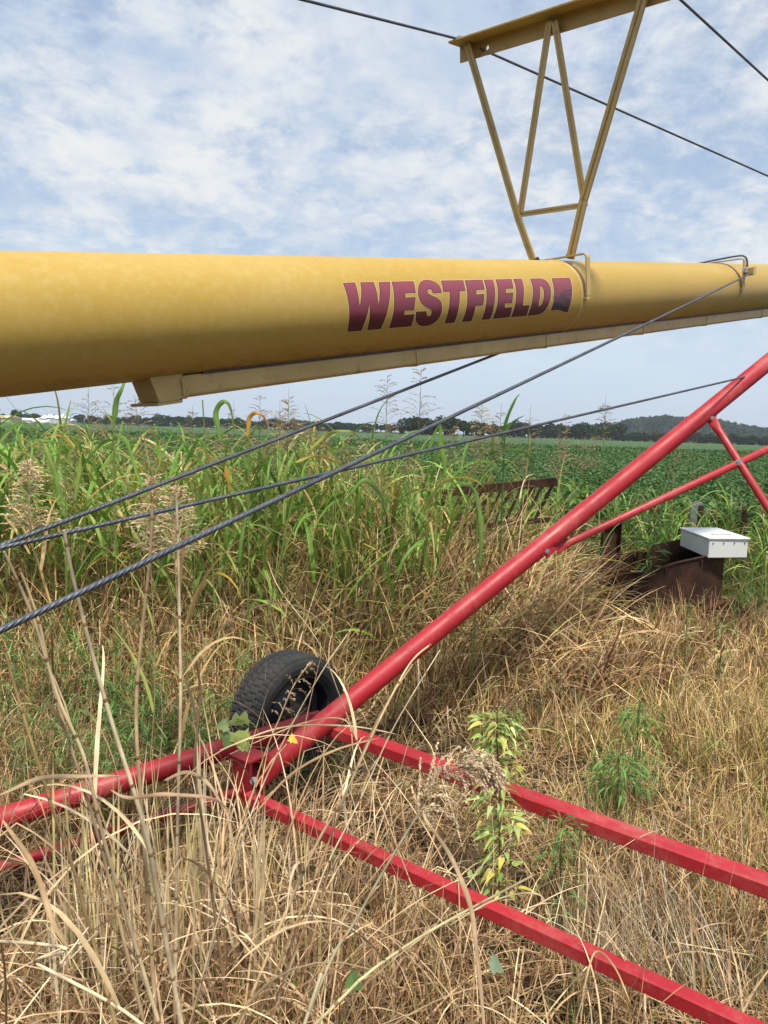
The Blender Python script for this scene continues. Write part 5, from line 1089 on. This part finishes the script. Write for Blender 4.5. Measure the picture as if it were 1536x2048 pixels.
b = MB(); b.bar(r0-rup*.02, r0-rup*.9, rin, .04, .04); b.build('leg', M['rust'], rk)
# rusty trough with bulging rim
tr0 = onz(1345, 1225); tg = empty('rusty_trough', tr0, label='open rusty iron trough with a curved rim, weeds growing in it', cat='rusty trough')
DT = 6.1
rim_px = [(1236, 1128, DT), (1262, 1146, DT), (1290, 1147, DT), (1315, 1140, DT+.02), (1350, 1128, DT+.03), (1385, 1120, DT+.05), (1420, 1113, DT+.08), (1449, 1112, DT+.15)]
rimF = smoothpath([P(*q) for q in rim_px], 4)
def wall(pts, zb, th=.008):
    b = MB(); vs = []
    for p in pts:
        o = nrm(V(p[0], p[1], 0)); vs += [p, V(p[0], p[1], zb)+o*.06, V(p[0], p[1], zb)+o*.06+o*th, p+o*th]
    n = len(pts); fs = [[i*4+k, (i+1)*4+k, (i+1)*4+(k+1) % 4, i*4+(k+1) % 4] for i in range(n-1) for k in range(4)]
    fs += [[0, 1, 2, 3], [(n-1)*4+k for k in (3, 2, 1, 0)]]; b.add(vs, fs); return b
wall(rimF, .12).build('front_wall', M['rust'], tg)
b = MB(); b.tube([p+V(0, 0, .005) for p in rimF], .011, 8); b.build('rolled_rim', M['rust'], tg)
back = [p+V(.10, .75, .05) for p in rimF]; wall(back, .1).build('back_wall', M['rust'], tg)
wall([rimF[0], rimF[0]+(back[0]-rimF[0])*.5, back[0]], .1).build('end_wall', M['rust'], tg); wall([rimF[-1], rimF[-1]+(back[-1]-rimF[-1])*.5, back[-1]], .1).build('end_wall', M['rust'], tg)
b = MB(); fl_ = [V(p[0], p[1], .13) for p in (rimF[0], rimF[-1], back[-1], back[0])]; b.prism(fl_, V(0, 0, -.01)); b.build('floor_plate', M['rust'], tg)
for q in range(3):
    p = rimF[6+8*q]; b = MB(); b.tube([p+V(0, -.006, -.02), p+V(0, -.014, -.02)], .012, 8); b.build('rivet', M['rust'], tg)
# grey enclosure lying on it
ge = [P(1360, 1059, 6.55), P(1451, 1061, 6.95), P(1497, 1079, 6.30), P(1419, 1079, 5.80)]
o0 = ge[3]; e1 = ge[2]-ge[3]; e1[2] = .0; e1 = nrm(e1)*.50; e2 = nrm(V(-e1[1], e1[0], 0))*.62; dn = V(0, 0, -.155)
c0_ = P(1419, 1079, 6.1)
# fit the footprint from its three visible top corners on one level plane
zt = c0_[2]; cA = c0_; cB = onz(1497, 1079, zt); cC = onz(1362, 1058, zt)
if np.linalg.norm(cB-cA) < .2: cB = cA+V(.4, 0, 0)
eb = (cB-cA); ec = nrm(V(-eb[1], eb[0], 0))
ecl = cC-cA
if np.linalg.norm(ecl) > .95: ecl = nrm(ecl)*.95
gb = empty('grey_box', (cA+cB)/2+dn, label='light grey metal enclosure lying flat across the rusty trough', cat='metal box')
b = MB(); b.prism([cA, cB, cB+ecl, cA+ecl], dn); b.build('case', M['greybox'], gb, bevel=.006)
b = MB(); k_ = .012; b.prism([cA+V(-k_, -k_, 0), cB+V(k_, -k_, 0), cB+ecl+V(k_, k_, 0), cA+ecl+V(-k_, k_, 0)], V(0, 0, .014)); b.build('lid', M['greybox'], gb, bevel=.004)
b = MB(); m0 = cA+(cB-cA)*.30+ecl*.25+V(0, 0, .017); b.prism([m0, m0+(cB-cA)*.5, m0+(cB-cA)*.5+ecl*.10, m0+ecl*.10], V(0, 0, .003)); b.build('label_plate', M['pink'] if 'pink' in M else M['greybox'], gb)
for q in range(4):
    p = cA+(cB-cA)*(.1+.27*q)+V(0, -.002, -.03); b = MB(); b.tube([p, p+V(0, -.005, 0)], .006, 8); b.build('screw', M['bolt'], gb)
# rusty upright channel left of the trough
p = P(1222, 1045, 6.3); up_ = empty('rusty_post', V(p[0], p[1], 0), label='dark rusty upright iron channel left of the trough, under the brace', cat='rusty post')
b = MB(); h_ = p[2]; X_ = V(1, 0, 0); Y_ = V(0, 1, 0); b.box(V(p[0], p[1], h_/2), UP, X_, Y_, h_/2, .07, .006); b.build('web', M['rust'], up_)
for s_ in (-1, 1): b = MB(); b.box(V(p[0]+s_*.073, p[1]-.03, h_/2), UP, X_, Y_, h_/2, .004, .04); b.build('flange', M['rust'], up_)
b = MB(); b.box(V(p[0]-.05, p[1], h_+.006), X_, Y_, UP, .16, .05, .005); b.build('cap_plate', M['rust'], up_)
# bent sheet on the ground
b = MB(); sh = [onz(1330, 1245, .10), onz(1500, 1232, .14), onz(1470, 1198, .30), onz(1370, 1195, .22)]; b.prism(sh, V(0, 0, -.006)); tag(b.build('rusty_sheet', M['rust'], off=sh[0]), 'flat rusty iron sheet on the ground below the grey box', 'rusty sheet')
b = MB(); b.tube(smoothpath([onz(1215, 1225, .08), onz(1270, 1232, .10), onz(1330, 1240, .06), onz(1400, 1262, .08)], 10), .02, 12); tag(b.build('black_hose', M['black'], off=onz(1300, 1235)), 'black hose lying on the ground under the rusty trough', 'hose')
b = MB(); b.tube(smoothpath([onz(1420, 1245, .12), onz(1480, 1225, .2), onz(1540, 1200, .28), onz(1600, 1190, .3)], 10), .014, 10); tag(b.build('bent_rod', M['rust'], off=onz(1480, 1225)), 'thin dark bent rod reaching the right edge below the weeds', 'rod')
# posts in the grass behind
p = P(1398, 985, 8.0); po = empty('metal_flap', V(p[0], p[1], 0), label='weathered grey round topped metal flap standing in the grass behind the trough', cat='metal flap')
b = MB(); W_, H_ = .075, p[2]-.09; prof = [(-W_, 0), (W_, 0), (W_, H_-.07)]+[(W_*cos(a), H_-.09+.09*sin(a)) for a in np.linspace(.3, pi-.3, 8)]+[(-W_, H_-.07)]
b.prism([V(p[0]+a, p[1], z) for a, z in prof], V(.0, .02, 0)); b.build('plate', M['steelgrey'], po)
b = MB(); b.bar(V(p[0]+.05, p[1]-.02, 0), V(p[0]+.03, p[1]-.02, H_*.95), V(0, 1, 0), .04, .03); b.build('rib', M['rust'], po)
p = P(1488, 1000, 7.6); b = MB(); b.bar(V(p[0], p[1], 0), V(p[0]+.02, p[1], p[2]-.10), V(0, 1, 0), .045, .045, .006); tag(b.build('rusty_stub', M['rust'], off=V(p[0], p[1], 0)), 'short dark rusty post in the grass above the grey box', 'post')
# ------------------------------------------------------------ AIR
hm = bpy.data.materials.new('haze'); hm.use_nodes = True; nt = hm.node_tree; nt.nodes.clear()
ho = nt.nodes.new('ShaderNodeOutputMaterial'); pv = nt.nodes.new('ShaderNodeVolumePrincipled'); pv.inputs['Color'].default_value = (.80, .88, 1.0, 1); pv.inputs['Density'].default_value = .0002; pv.inputs['Anisotropy'].default_value = .2
nt.links.new(pv.outputs[0], ho.inputs['Volume'])
b = MB(); b.box((0, 0, 44), (1, 0, 0), (0, 1, 0), (0, 0, 1), 2400, 2400, 46); o = b.build('haze', hm); tag(o, kind='stuff', label='thin bluish summer haze over the whole field', cat='haze')
